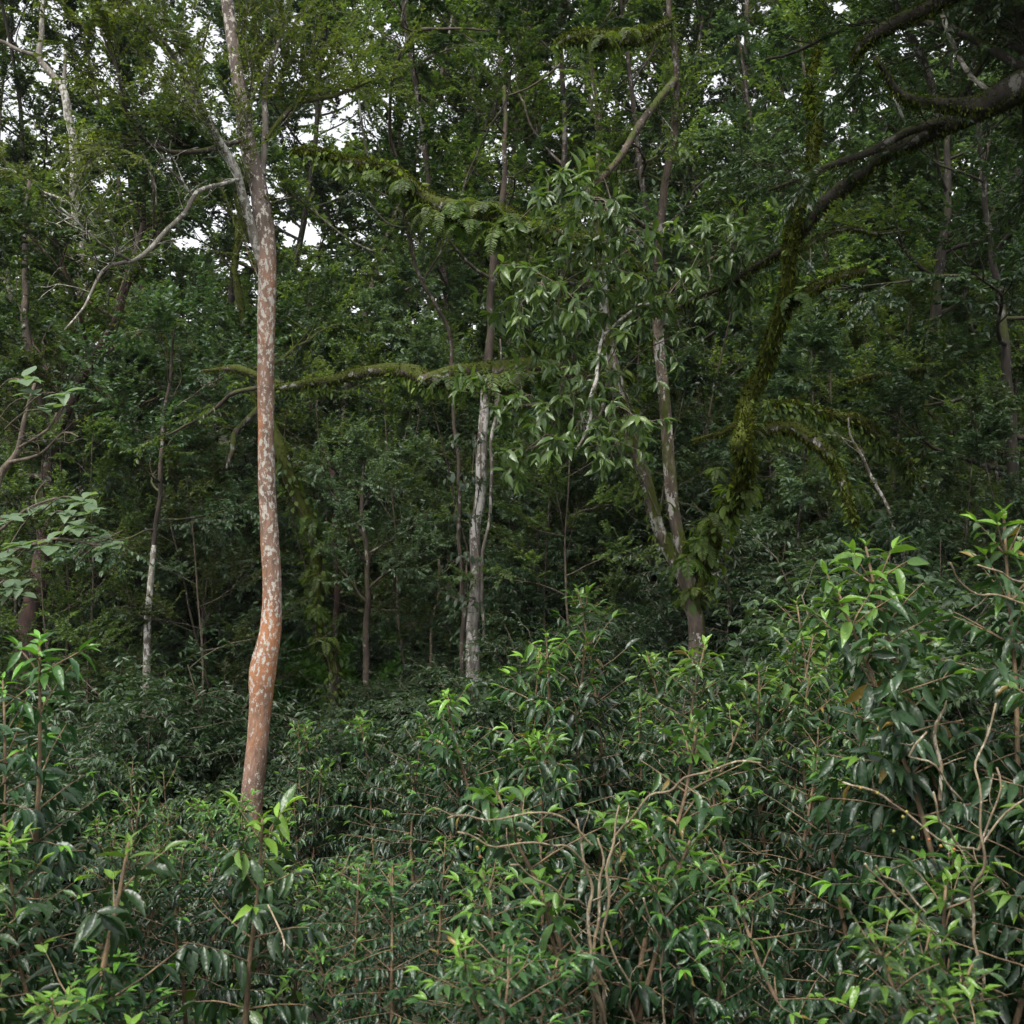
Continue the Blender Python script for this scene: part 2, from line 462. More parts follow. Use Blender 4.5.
def crown_on(W, Lv, path, rad, rng, t0=.35, t1=1.0, limbs=10, reach=2.6, subs=6, twigs=6, per=22, leaf=.09, lift=.04,
             el=(.1, .9), tone=.25, tvar=.3, droop=.25, prof=None, az=None, twl=.55, rscale=.55, flat=.4):
    """limbs, sub-branches and leafy twigs growing from a stem"""
    n = len(path)
    a0 = rng.uniform(0, 6.28)
    for k in range(limbs):
        t = t0 + (t1 - t0) * (k + rng.uniform(.1, .9)) / limbs
        i = min(n - 2, int(t * (n - 1))); q = path[i]
        a = (a0 + k * 2.4 + rng.normal(0, .3)) if az is None else rng.uniform(*az)
        e = el[0] + (el[1] - el[0]) * t + rng.normal(0, .15)
        u = (t - t0) / max(t1 - t0, 1e-6)
        pf = (math.sin(PI * min(1, .18 + .82 * u)) ** .6 + .15) if prof is None else prof(u)
        L = reach * pf * rng.uniform(.7, 1.15)
        lb = wander(q, (math.cos(a) * math.cos(e), math.sin(a) * math.cos(e), math.sin(e)), L, 8, rng, .16, lift)
        r0 = min(rad[i] * rscale, .02 + .03 * L)
        tube(W, smooth_path(lb, .25), np.linspace(r0, r0 * .22, len(smooth_path(lb, .25))), 6)
        sub_branch(W, Lv, lb, r0, L, rng, subs, twigs, per, leaf, tone, tvar, droop, twl, flat)


def sub_branch(W, Lv, lb, r0, L, rng, subs, twigs, per, leaf, tone, tvar, droop, twl=.55, flat=.4, t0=.22):
    for j in range(subs):
        ts = t0 + (1 - t0) * (j + rng.uniform(0, 1)) / subs
        i2 = min(len(lb) - 2, int(ts * (len(lb) - 1))); q2 = lb[i2] + (lb[i2 + 1] - lb[i2]) * rng.random()
        td = nrm(lb[i2 + 1] - lb[i2])
        sgn = 1 if j % 2 else -1
        d2 = rot_about(td, UP + rng.normal(0, .3, 3), sgn * rng.uniform(.5, 1.1)) + np.array([0, 0, rng.uniform(-.1, .35)])
        L2 = min(L * .5, 1.5) * (1.1 - .5 * ts) * rng.uniform(.6, 1.15)
        sb = wander(q2, d2, L2, 5, rng, .18, .02)
        tube(W, sb, np.linspace(r0 * .35, r0 * .1, len(sb)), 4)
        cl = rng.normal(0, .09)
        for m in range(twigs):
            tt = .2 + .8 * (m + rng.random()) / twigs
            i3 = min(len(sb) - 2, int(tt * (len(sb) - 1))); q3 = sb[i3] + (sb[i3 + 1] - sb[i3]) * rng.random()
            d3 = rot_about(nrm(sb[i3 + 1] - sb[i3]), UP + rng.normal(0, .35, 3), (1 if m % 2 else -1) * rng.uniform(.3, 1.1))
            tw = wander(q3, d3 + np.array([0, 0, rng.uniform(-.15, .3)]), twl * rng.uniform(.6, 1.2), 4, rng, .15, -.03)
            tube(W, tw, np.linspace(max(.004, r0 * .06), .0025, len(tw)), 3)
            leafy_twig(Lv, tw, per, leaf, rng, tone=tone + cl, tvar=tvar, droop=droop, flat=flat)


def tree_variant(seed, H, r, t0=.35, limbs=11, reach=2.8, subs=6, twigs=6, per=20, leaf=.10, el=(.0, .9), tone=.25, droop=.25,
                 lean=.06, templ=SMALL, width=1.2, twl=.55, prof=None, flat=.4):
    rng = np.random.default_rng(seed); W = MB(); Lv = Leaves()
    st = smooth_path(wander((0, 0, -.4), (rng.normal(0, lean), rng.normal(0, lean), 1), H + .4, 9, rng, .07, .05), .35)
    rr = np.linspace(r, r * .22, len(st)); rr[:3] *= np.array([1.5, 1.25, 1.1])
    tube(W, st, rr, 8, .08, rng)
    crown_on(W, Lv, st, rr, rng, t0, 1.0, limbs, reach, subs, twigs, per, leaf, .04, el, tone, .3, droop, prof, None, twl, .55, flat)
    B = MB(); Lv.to(B, templ, rng, width)
    return W, B


def moss_on(Lv, path, rad, rng, per_m=260, size=.06, hang=.5, under=.25):
    """little tufts that stand on a limb and beard its underside"""
    seg = np.linalg.norm(np.diff(path[:, :3], axis=0), axis=1); L = seg.sum(); n = int(L * per_m)
    if n < 1: return
    c = np.concatenate([[0], np.cumsum(seg)]); s = rng.uniform(0, L, n)
    # clumpy along the limb
    w = .5 + .5 * np.sin(s * 3.1 + rng.uniform(0, 6)) * np.sin(s * 7.7 + rng.uniform(0, 6))
    s = s[rng.random(n) < .35 + .65 * w]; n = len(s)
    i = np.clip(np.searchsorted(c, s) - 1, 0, len(path) - 2)
    f = ((s - c[i]) / np.maximum(seg[i], 1e-6))[:, None]
    p = path[i, :3] * (1 - f) + path[i + 1, :3] * f; r = np.asarray(rad)[i]
    t = nrm(path[i + 1, :3] - path[i, :3])
    u = nrm(np.cross(t, np.array([.12, .9, .3]) + 0 * t)); v = np.cross(t, u)
    a = rng.uniform(0, 2 * PI, n)
    o = u * np.cos(a)[:, None] + v * np.sin(a)[:, None]
    down = o[:, 2] < -.2
    d = o + rng.normal(0, .5, (n, 3)) + t * rng.normal(0, .4, (n, 1))
    d[down] = d[down] * .5 + np.array([0, 0, -hang - .6])
    sz = size * rng.uniform(.4, 1.3, n); sz[down] *= rng.uniform(.6, 1.9, down.sum())
    Lv.add(p + o * (r * .9)[:, None], d, rng.normal(0, 1, (n, 3)), sz, np.clip(rng.normal(.42, .25, n), 0, 1))


def fern_clump(seed, fronds=9, L=.38, hang=.6, pinna=.075, spread=1.0, templ=NARROW):
    rng = np.random.default_rng(seed); W = MB(); Lv = Leaves()
    for k in range(fronds):
        a = 2 * PI * k / fronds + rng.uniform(-.4, .4)
        el = rng.uniform(.2, 1.0)
        fr = wander((0, 0, 0), (math.cos(a) * math.cos(el) * spread, math.sin(a) * math.cos(el) * spread, math.sin(el)), L * rng.uniform(.7, 1.2), 9, rng, .05, -.17 * hang * 2)
        tube(W, fr, np.linspace(.004, .0012, len(fr)), 3)
        n = 30
        t = np.repeat(np.linspace(.12, 1, n // 2), 2)
        x = t * (len(fr) - 1); i = np.minimum(x.astype(int), len(fr) - 2); f = (x - i)[:, None]
        pos = fr[i] * (1 - f) + fr[i + 1] * f; td = nrm(fr[i + 1] - fr[i])
        sd = nrm(np.cross(td, UP + np.array([.01, .02, 0]))); sg = np.where(np.arange(n) % 2, 1., -1.)[:, None]
        d = sd * sg + td * .45 + rng.normal(0, .1, (n, 3)) - UP * .15
        Lv.add(pos, d, np.cross(sd, td) + rng.normal(0, .15, (n, 3)), pinna * np.sin(PI * (.12 + .86 * t)) ** .7 + .008, np.clip(rng.normal(.4, .2) + rng.normal(0, .08, n), 0, 1))
    B = MB(); Lv.to(B, templ, rng, 1.25)
    return W, B


def thing(name, label, cat, W, B, wm, lm, loc=(0, 0, 0), group=None, wood='stem', leaves='foliage'):
    r = empty(name, loc, 0, label, cat, group)
    if W is not None and W.n: W.build(wood, wm, r)
    if B is not None and B.n: B.build(leaves, lm, r)
    return r


# ------------------------------------------------------------------ the setting
def ground():
    xs = np.concatenate([np.linspace(-220, -30, 20)[:-1], np.linspace(-30, 30, 151), np.linspace(30, 220, 20)[1:]])
    ys = np.concatenate([np.linspace(-40, -4, 10)[:-1], np.linspace(-4, 46, 151), np.linspace(46, 260, 30)[1:]])
    X, Y = np.meshgrid(xs, ys); Z = G(X, Y)
    V = np.stack([X, Y, Z], -1).reshape(-1, 3); nx = len(xs)
    i = np.arange(len(ys) - 1)[:, None] * nx + np.arange(nx - 1)[None]
    Q = np.stack([i, i + 1, i + nx + 1, i + nx], -1).reshape(-1, 4)
    m, nt, N, L = new_mat('forest_floor')
    out = N.new('ShaderNodeOutputMaterial'); b = N.new('ShaderNodeBsdfPrincipled'); tc = N.new('ShaderNodeTexCoord')
    n1 = N.new('ShaderNodeTexNoise'); n1.inputs['Scale'].default_value = 1.2; n1.inputs['Detail'].default_value = 8
    n2 = N.new('ShaderNodeTexNoise'); n2.inputs['Scale'].default_value = 25; n2.inputs['Detail'].default_value = 4
    L.new(tc.outputs['Object'], n1.inputs[0]); L.new(tc.outputs['Object'], n2.inputs[0])
    r = N.new('ShaderNodeValToRGB'); e = r.color_ramp.elements
    e[0].position = .38; e[0].color = (.045, .034, .022, 1); e[1].position = .62; e[1].color = (.035, .055, .018, 1)
    L.new(n1.outputs[0], r.inputs[0])
    mx = N.new('ShaderNodeMix'); mx.data_type = 'RGBA'; mx.blend_type = 'OVERLAY'; mx.inputs[0].default_value = .8
    L.new(r.outputs[0], mx.inputs[6]); L.new(n2.outputs[0], mx.inputs[7]); L.new(mx.outputs[2], b.inputs['Base Color'])
    b.inputs['Roughness'].default_value = .95
    bp = N.new('ShaderNodeBump'); bp.inputs['Distance'].default_value = .08; L.new(n2.outputs[0], bp.inputs['Height']); L.new(bp.outputs[0], b.inputs['Normal'])
    L.new(b.outputs[0], out.inputs[0])
    mb = MB(); mb.add(V, Q); o = mb.build('ground', m); o['kind'] = 'structure'


ground()


# ------------------------------------------------------------------ labels
MARKS = [(20, 'the dark leaning trunk'), (148, 'the slim pale trunk'), (262, 'the tall reddish trunk'), (367, 'the small round tree'),
         (478, 'the pale patchy trunk'), (585, 'the pale arching twigs'), (690, 'the mossy forked tree'), (845, 'the mossy arches'),
         (930, 'the leaf clad trunk'), (1040, 'the black trunk')]
ORD = ['nearest', 'second', 'third', 'fourth', 'fifth', 'sixth', 'seventh', 'eighth', 'ninth', 'tenth', 'eleventh', 'twelfth']
_pending = []


def later_label(o, desc, px, key, row=''):
    _pending.append((o, desc, px, key, row))


def flush_labels():
    bins = {}
    for o, desc, px, key, row in _pending:
        k = min(MARKS, key=lambda m: abs(m[0] - px))
        side = 'left' if px < k[0] else 'right'
        bins.setdefault((key, row, k[1], side), []).append((abs(px - k[0]), o, desc))
    for (key, row, mk, side), L in bins.items():
        for i, (_, o, desc) in enumerate(sorted(L, key=lambda z: z[0])):
            o['label'] = f"{desc} {row}, {ORD[min(i, 11)]} {side} of {mk}"


# ------------------------------------------------------------------ coffee shrubs in front
SIL = np.array([(-60, 660, 4.2), (0, 682, 4.4), (60, 715, 5.2), (110, 760, 7.5), (180, 762, 10.5), (260, 752, 11), (310, 715, 11), (340, 690, 10.5), (420, 660, 9.5),
                (480, 640, 8.5), (540, 628, 7.5), (580, 592, 6.6), (620, 620, 6.8), (700, 612, 6.6), (760, 628, 6.6), (800, 612, 6.4),
                (850, 600, 6.2), (900, 560, 5.6), (940, 535, 5.2), (1024, 515, 4.8), (1100, 500, 4.6)], float)


def top_py(px, Y):
    S = np.interp(px, SIL[:, 0], SIL[:, 1]); D = np.interp(px, SIL[:, 0], SIL[:, 2])
    t = (1 / Y - 1 / D) / (1 / 2.2 - 1 / D)
    return S + (1020 - S) * max(0, t) ** .85, D


COFFEE = []
for k in range(10):
    hv = 1.75
    W, B = coffee_shrub(100 + k, hv, [3, 2, 4, 3, 2, 3, 4, 2, 3, 3][k], [.080, .100, .074, .094, .108, .084, .094, .102, .078, .096][k],
                        [.58, .5, .66, .6, .52, .62, .55, .6, .5, .64][k], 1.0, [.7, .8, .6, .9, .75, .5, .85, .7, .65, .8][k])
    COFFEE.append((W.mesh('stem', M['stem']), B.mesh('foliage', M['coffee'])))


def mesh_thing(name, meshes, loc, rz, sc, parts=('stem', 'foliage'), cat=None, group=None, label=None):
    r = empty(name, loc, rz, label, cat, group); r.scale = (sc[0], sc[0], sc[1])
    for n, me in zip(parts, meshes):
        o = bpy.data.objects.new(n, me); COL.objects.link(o); o.parent = r
    return r


rng = np.random.default_rng(11)
ROWS = [2.75, 3.2, 3.75, 4.4, 5.3, 6.3, 7.4, 8.6, 9.9, 11.2]
ci = 0
for ri, Y0 in enumerate(ROWS):
    half = 540 / F * Y0 + .45
    sp = .86 + .038 * Y0
    xs = np.arange(-half - .2, half + .3, sp) + rng.uniform(0, sp * .5)
    for x in xs:
        x = x + rng.normal(0, .12); y = Y0 + rng.normal(0, .16)
        px = 512 + F * x / y
        tp, D = top_py(px, y)
        if y > D + .35: continue
        z0 = Gf(x, y)
        zt = CAMZ - (tp + rng.normal(2 if y > 4.5 else 16, 46 / y ** .5) - 512) / F * y
        h = zt - z0
        if h < .55: continue
        h = min(h, 2.6)
        if px < 330 and y < 3.5: h = min(h, .8)
        s = h / 1.82
        wide = min(1.0, max(.66, s ** .6 * rng.uniform(.82, 1.08)))
        r = mesh_thing('coffee_shrub', COFFEE[ci % 10], (x, y, z0), rng.uniform(0, 6.28), (wide, s), cat='shrub', group='glossy coffee shrubs of the clearing')
        ci += 1
        row = ['in the front row', 'in the front row', 'in the second row', 'in the third row', 'in the fourth row', 'in the fifth row', 'in the sixth row', 'in the seventh row', 'in the eighth row', 'in the ninth row'][ri] if ri else 'at the picture bottom'
        later_label(r, 'glossy green coffee shrub' if s > .8 else 'low glossy coffee shrub', px, 'coffee', row)

# ------------------------------------------------------------------ undergrowth behind
UNDER = []
for k in range(6):
    W, B = bushy(300 + k, 1.7, 1.0, [.075, .07, .06, .065, .07, .085][k], 12, 17, 24, .2, .35, SMALL if k % 2 else NARROW, .4, [1.3, 1.1, 1.4, 1.0, 1.3, 1.15][k], layered=k in (1, 4))
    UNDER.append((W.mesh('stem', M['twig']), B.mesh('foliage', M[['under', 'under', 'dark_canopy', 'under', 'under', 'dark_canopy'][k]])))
rng = np.random.default_rng(23)
# (px from, px to, Y, top py, count)
for a, b, Y, tp, n in ((-40, 250, 13, 775, 6), (-40, 240, 15, 738, 7), (-50, 240, 17.5, 690, 7), (-60, 290, 20, 640, 8), (-60, 300, 23, 570, 10),
                       (122, 172, 14.3, 662, 2), (275, 470, 13.5, 700, 4), (340, 470, 16, 655, 4), (345, 475, 20.5, 605, 5),
                       (480, 720, 11, 640, 5), (490, 680, 14, 600, 6), (500, 680, 18, 560, 5), (490, 760, 22.5, 535, 6),
                       (720, 1080, 9.5, 590, 7), (720, 1080, 12, 560, 8), (710, 1080, 15.5, 525, 8), (720, 1090, 20, 485, 8),
                       (380, 700, 26, 510, 9), (-60, 380, 27, 520, 11), (-60, 480, 31, 490, 12)):
    for px in np.linspace(a, b, n) + rng.normal(0, 12, n):
        y = Y + rng.normal(0, .6); x = (px - 512) / F * y; z0 = Gf(x, y)
        tq = tp + rng.normal(4, 30)
        if 590 < px < 790 and y < 13.5: tq = max(tq, 645)
        if 425 < px < 520 and y < 17: tq = max(tq, 650)
        if 268 < px < 352 and y < 20.5: tq = max(tq, 705)
        h = CAMZ - (tq - 512) / F * y - z0
        if h < .5: continue
        h = min(h, 3.6); s = h / 1.75
        r = mesh_thing('undergrowth_shrub', UNDER[rng.integers(0, 6)], (x, y, z0), rng.uniform(0, 6.28), (max(.8, s ** .6) * rng.uniform(.8, 1.25), s), cat='shrub', group='dark shrubs of the undergrowth')
        rowname = 'close behind the coffee' if y < 14 else ('in the shaded middle' if y < 19 else ('on the far bank' if y < 24 else 'high on the far slope'))
        later_label(r, 'dark small leaved shrub', px, 'under', rowname)

# ------------------------------------------------------------------ canopy and understorey trees
CAN = []
spec = [(17, .26, .22, 12, 3.4, .09, 'canopy', .3), (15, .22, .2, 12, 3.0, .085, 'canopy', .2), (18, .3, .28, 11, 3.8, .10, 'dark_canopy', .2),
        (14, .2, .15, 12, 2.8, .08, 'olive', .3), (16, .24, .2, 12, 3.2, .11, 'grey', .25), (17, .28, .25, 12, 3.5, .09, 'dark_canopy', .25)]
for k, (H, r, t0, nl, rc, lf, mt, tn) in enumerate(spec):
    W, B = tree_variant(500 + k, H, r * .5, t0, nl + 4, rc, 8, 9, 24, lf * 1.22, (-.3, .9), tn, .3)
    CAN.append((W.mesh('trunk', M[['dark_bark', 'shaded_black_bark', 'dark_bark', 'dark_bark', 'dark_bark', 'shaded_black_bark'][k]]), B.mesh('crown', M[mt]), H, mt))
SMT = []
for k, (H, r, t0, nl, rc, lf, mt, tn) in enumerate([(7, .07, .02, 16, 1.7, .085, 'under', .3), (8, .08, .03, 16, 1.8, .075, 'canopy', .25),
                                                   (6, .06, .02, 15, 1.5, .07, 'dark_canopy', .35), (7.5, .075, .02, 16, 1.9, .08, 'canopy', .35), (7, .06, .03, 15, 1.6, .09, 'grey', .15)]):
    W, B = tree_variant(600 + k, H, r * .5, t0, nl, rc, 6, 7, 20, lf * 1.15, (-.2, .8), tn, .3, twl=.45)
    SMT.append((W.mesh('trunk', M[['dark_bark', 'dark_bark', 'dark_bark', 'twig', 'dark_bark'][k]]), B.mesh('crown', M[mt]), H, mt))
DESC = {'canopy': 'green crowned tree', 'dark_canopy': 'dark crowned tree', 'olive': 'olive fine leaved tree', 'grey': 'grey green tree',
        'under': 'slim dark tree', 'big': 'slim broad leaved tree'}
rng = np.random.default_rng(37)
# (px, Y, height, variant)
BIG = [(12, 33, 17, 3), (100, 30, 17, 5), (185, 32, 15, 2), (300, 36, 20, 4), (400, 38, 18, 0), (440, 31, 17, 2),
       (520, 34, 20, 1), (572, 28, 17, 0), (620, 36, 20, 5), (668, 27, 16, 2), (730, 33, 20, 4), (795, 30, 14, 4), (850, 36, 20, 0), (912, 23.5, 12, 4), (860, 25, 12.5, 4),
       (960, 31, 19, 5), (1050, 23, 16, 2), (1080, 27, 18, 5), (1000, 38, 22, 0), (110, 42, 20, 0), (250, 42, 20, 2), (480, 44, 22, 3),
       (700, 42, 22, 0), (800, 44, 22, 4), (690, 30, 18, 0), (470, 30, 18, 0), (760, 38, 22, 3), (640, 44, 23, 0), (540, 40, 22, 2), (250, 35, 19, 5), (335, 33, 19, 0), (150, 37, 18, 3), (380, 40, 22, 3), (430, 42, 24, 5), (590, 40, 25, 0), (200, 38, 21, 5), (740, 40, 25, 5)]
for px, Y, H, v in BIG:
    x = (px - 512) / F * Y; z0 = Gf(x, Y); s = H / CAN[v][2]
    r = mesh_thing('canopy_tree', CAN[v][:2], (x, Y, z0), rng.uniform(0, 6.28), (max(s, .9), s), ('trunk', 'crown'), 'tree', 'tall trees of the forest behind')
    later_label(r, DESC[CAN[v][3]], px, 'big' + CAN[v][3], 'well behind' if Y < 30 else 'far up the slope')
SM = [(-20, 18, 7, 0), (70, 19, 6.5, 1), (100, 23, 7, 2), (190, 22, 6.5, 3), (225, 26, 7, 0), (330, 23, 6, 3), (420, 27, 6.5, 3), (445, 24, 6, 1), (530, 21, 6.5, 0), (560, 19, 5.0, 2),
      (610, 20, 6.5, 1), (640, 18, 5.5, 0), (740, 19, 6.5, 4), (785, 22, 7, 3), (830, 18, 6, 1), (880, 27, 7, 4), (965, 20, 6.5, 0), (990, 21, 8, 2), (1040, 15, 6, 1), (710, 25, 8, 3), (20, 25, 8, 1), (400, 33, 8, 3), (270, 30, 8, 2),
      (45, 23, 7, 3), (130, 26, 7, 4), (165, 30, 8, 3), (210, 33, 8, 1), (250, 25, 7, 3), (300, 27, 7, 4), (350, 30, 8, 0), (435, 34, 8, 3), (470, 30, 8, 1), (505, 26, 7, 0), (545, 30, 8, 4), (580, 23, 7, 2), (600, 28, 8, 3), (650, 22, 7, 1), (675, 30, 8, 4),
      (725, 29, 8, 0), (765, 26, 8, 4), (810, 29, 8, 3), (855, 25, 7, 3), (905, 28, 8, 4), (935, 23, 8, 1), (975, 27, 8, 3), (1010, 18, 8, 0), (380, 25, 6, 0), (490, 23, 7, 2),
      (200, 24, 7.5, 4), (430, 29, 8, 4), (780, 23, 9, 4), (905, 21, 9, 4), (620, 24, 8, 4), (840, 22, 8.5, 3), (560, 25, 8.5, 3), (510, 22, 7.5, 1), (60, 22, 8, 3), (120, 20.5, 6, 0), (265, 23, 6, 0), (690, 20, 8, 2), (745, 24, 9, 1), (1000, 19, 9, 2), (950, 24, 10, 2), (390, 22, 6, 2), (650, 27, 9, 0), (15, 21, 8, 2), (320, 26, 8, 1), (870, 31, 9, 4),
      (92, 16.5, 6.0, 1), (196, 16, 5.6, 3), (222, 18, 6.5, 4), (112, 19, 7, 4), (40, 16, 5.2, 3), (185, 20, 7, 4), (405, 19.5, 5.5, 3), (432, 21, 6.5, 4), (540, 17.5, 5.6, 1), (512, 19, 6, 4), (575, 17, 5.2, 3), (345, 20.5, 5.5, 4), (800, 16.5, 5.5, 4), (880, 18, 6.5, 3), (1022, 13, 4.6, 2), (965, 13.5, 4.2, 0)]
for px, Y, H, v in SM:
    x = (px - 512) / F * Y; z0 = Gf(x, Y); s = H / SMT[v][2]
    r = mesh_thing('understorey_tree', SMT[v][:2], (x, Y, z0), rng.uniform(0, 6.28), (s, s), ('trunk', 'crown'), 'tree', 'slim trees of the understorey')
    later_label(r, DESC[SMT[v][3]] if SMT[v][3] in ('under', 'big') else 'slim young ' + DESC[SMT[v][3]], px, 'sm' + SMT[v][3], 'in the shade' if Y < 21 else 'further back')

# low growth covering the slope, one mass
def slope_growth(n, y0, y1, size, seed, mat, hmax):
    rng = np.random.default_rng(seed); y = y0 + (y1 - y0) * rng.random(n) ** .8; x = rng.uniform(-1, 1, n) * (.56 * y + 3)
    md = .5 + .5 * np.sin(x * 1.9 + 2 * np.sin(y * .7)) * np.cos(y * 1.7 + np.sin(x * .8)); md = md * (.5 + .5 * np.sin(x * .37 + y * .51 + 1)) + .15
    z = G(x, y) + hmax * md * rng.random(n) ** .35 * rng.uniform(.7, 1.1, n)
    Lv = Leaves(); Lv.add(np.stack([x, y, z], -1), np.stack([rng.normal(0, .8, n), rng.normal(-.2, .8, n), rng.normal(.1, .5, n)], -1), UP + rng.normal(0, .45, (n, 3)) + np.array([0, -.3, 0]), size * rng.uniform(.5, 1.2, n),
                         np.clip(.35 + .4 * md + rng.normal(0, .15, n), 0, 1))
    mb = MB(); Lv.to(mb, SMALL, rng, 1.3); o = mb.build('ground_cover', M[mat]); return o


tag(slope_growth(9000, 1.6, 10, .085, 63, 'coffee', .55), 'low glossy leaved seedlings covering the ground between the coffee shrubs', 'ground cover', None, 'stuff')
tag(slope_growth(75000, 22, 46, .19, 61, 'canopy', 2.2), 'leafy green growth covering the far slope beneath the trees', 'ground cover', None, 'stuff')
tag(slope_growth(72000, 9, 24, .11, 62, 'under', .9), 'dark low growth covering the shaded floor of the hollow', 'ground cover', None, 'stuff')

# the wood beyond, one mass
mb = MB(); rng = np.random.default_rng(51); proto = Leaves(); WW = MB()
st = wander((0, 0, 0), (0, 0, 1), 15, 9, rng, .05)
crown_on(WW, proto, st, np.linspace(.2, .05, 10), rng, .03, 1, 14, 3.4, 5, 6, 9, .34, .02, (-.2, .8), .3, .3, .3)
pp = np.concatenate(proto.p); pd = np.concatenate(proto.d); pu = np.concatenate(proto.u); ps = np.concatenate(proto.s); pa = np.concatenate(proto.a)
LvD = Leaves()
for k in range(80):
    y = rng.uniform(43, 74); x = rng.uniform(-.56, .56) * y; s = rng.uniform(.8, 1.2) * (.92 if 185 < 512 + F * x / y < 425 else 1); a = rng.uniform(0, 6.28)
    R = np.array([[math.cos(a), -math.sin(a), 0], [math.sin(a), math.cos(a), 0], [0, 0, 1]])
    LvD.add(pp @ R.T * s + np.array([x, y, Gf(x, y) - rng.uniform(0, 3)]), pd @ R.T, pu @ R.T, ps * s, np.clip(pa + rng.normal(0, .12), 0, 1))
LvD.to(mb, SMALL, rng, 1.4)
o = mb.build('distant_woods', M['canopy']); tag(o, 'distant forest canopy rising up the slope behind everything', 'forest', None, 'stuff')


# ------------------------------------------------------------------ the trees one can tell apart
def trace(pts, step=.12):
    """(px, py, metres ahead, width in px) -> smooth path and radii"""
    a = np.array([[*P(x, y, Y), w * .5 / F * Y] for x, y, Y, w in pts])
    s = smooth_path(a, step)
    return s[:, :3], np.maximum(s[:, 3], .003)


def wob(pth, rng, amp):
    """small natural crookedness"""
    s = np.linspace(0, len(pth) * .35, len(pth)); ph = rng.uniform(0, 6.28, 6)
    e = np.minimum(1, np.minimum(np.arange(len(pth)), 6) / 6)[:, None]
    return pth + amp * e * np.stack([np.sin(s * 1.1 + ph[0]) + .5 * np.sin(s * 2.7 + ph[1]), np.sin(s * .9 + ph[2]) * 1.5, np.sin(s * 1.3 + ph[3]) + .4 * np.sin(s * 3.1 + ph[4])], -1)


def fringe(t, path, rad, per_m, size, down=1.0):
    """small epiphyte leaves hanging raggedly below a limb"""
    rng = t.rng; L = np.linalg.norm(np.diff(path, axis=0), axis=1).sum(); n = int(L * per_m)
    c = rng.integers(0, len(path), max(2, int(L * 3.5)))
    i = np.clip(c[rng.integers(0, len(c), n)] + rng.normal(0, 2.0, n), 0, len(path) - 1).astype(int)
    o = np.stack([rng.normal(0, .6, n), rng.normal(0, .6, n), rng.uniform(-1, .5, n)], -1); o = nrm(o)
    depth = rng.random(n) ** 2 * .16 * (o[:, 2] < .1)
    d = o * .7 + rng.normal(0, .35, (n, 3)) - UP * down * rng.uniform(.3, 1.2, (n, 1))
    t.lv('epiphytes', 'fern', 'NARROW', 1.6).add(path[i] + o * np.asarray(rad)[i][:, None] - UP * depth[:, None], d, o + rng.normal(0, .5, (n, 3)), size * rng.uniform(.4, 1.3, n), np.clip(rng.normal(.4, .25, n), 0, 1))


class Tree:
    def __init__(self, name, label, cat, base, seed, group=None):
        self.base = np.array(base, float); self.base[2] = Gf(base[0], base[1])
        self.root = empty(name, tuple(self.base), 0, label, cat, group)
        self.rng = np.random.default_rng(seed)
        self.W = {}; self.L = {}; self.keep = []

    def w(self, part, mat):
        return self.W.setdefault((part, mat), MB())

    def lv(self, part, mat, templ='SMALL', width=1.2):
        return self.L.setdefault((part, mat, templ, width), Leaves())

    def stem(self, pts, part='trunk', mat='grey_bark', sides=10, lump=.06, amp=.01, moss=0, msize=.06):
        if moss > 250: lump = max(lump, .26)
        p, r = trace(pts); p = wob(p, self.rng, amp)
        mb = MB(); self.W[(part, mat, len(self.W))] = mb
        tube(mb, p, r, sides, lump, self.rng); self.keep.append((p, mb))
        if moss: moss_on(self.lv('moss', 'moss', 'NARROW', 1.7), p, r, self.rng, moss * 5, msize * .36)
        return p, r

    def finish(self):
        T = {'SMALL': SMALL, 'NARROW': NARROW, 'LONG': LONG, 'OBLONG': OBLONG}
        for (part, mat, *_), mb in self.W.items():
            mb.V = [v - self.base for v in mb.V]
            if mb.n: mb.build(part, M[mat], self.root)
        by = {}
        for (part, mat, t, wd), lv in self.L.items():
            mb = by.setdefault((part, mat), MB())
            lv.to(mb, T[t], self.rng, wd)
        for (part, mat), mb in by.items():
            mb.V = [v - self.base for v in mb.V]
            if mb.n:
                o = mb.build(part, M[mat], self.root)
                if part in ('moss', 'epiphytes'): o['kind'] = 'stuff'
        return self.root


def host(t, path, alt=None):
    """the mesh of the limb a path runs along"""
    for p, mb in t.keep:
        if np.shares_memory(p, path): return mb
    return alt if alt is not None else t.keep[0][1]


def base_of(px, Y):
    x = (px - 512) / F * Y
    return (x, Y, Gf(x, Y))


def pyz(px, Y, dz=0.0):
    """picture row where the ground lies at that column and distance"""
    x = (px - 512) / F * Y
    return 512 - (Gf(x, Y) + dz - CAMZ) * F / Y


def bare_twigs(t, path, n, L, rng, part='bare_branch', mat='lichen_twig', r=.006):
    for k in range(n):
        i = rng.integers(1, len(path) - 1); d = rng.normal(0, 1, 3); d[2] = abs(d[2]) * .6
        tw = wander(path[i], d, L * rng.uniform(.5, 1.3), 5, rng, .28)
        mb = host(t, path); tube(mb, smooth_path(tw, .08), np.linspace(r, r * .35, len(smooth_path(tw, .08))), 4)
        for j in range(2):
            q = tw[rng.integers(1, 5)]
            t2 = wander(q, d + rng.normal(0, .9, 3), L * .4, 4, rng, .3)
            tube(mb, t2, np.linspace(r * .5, r * .25, len(t2)), 3)


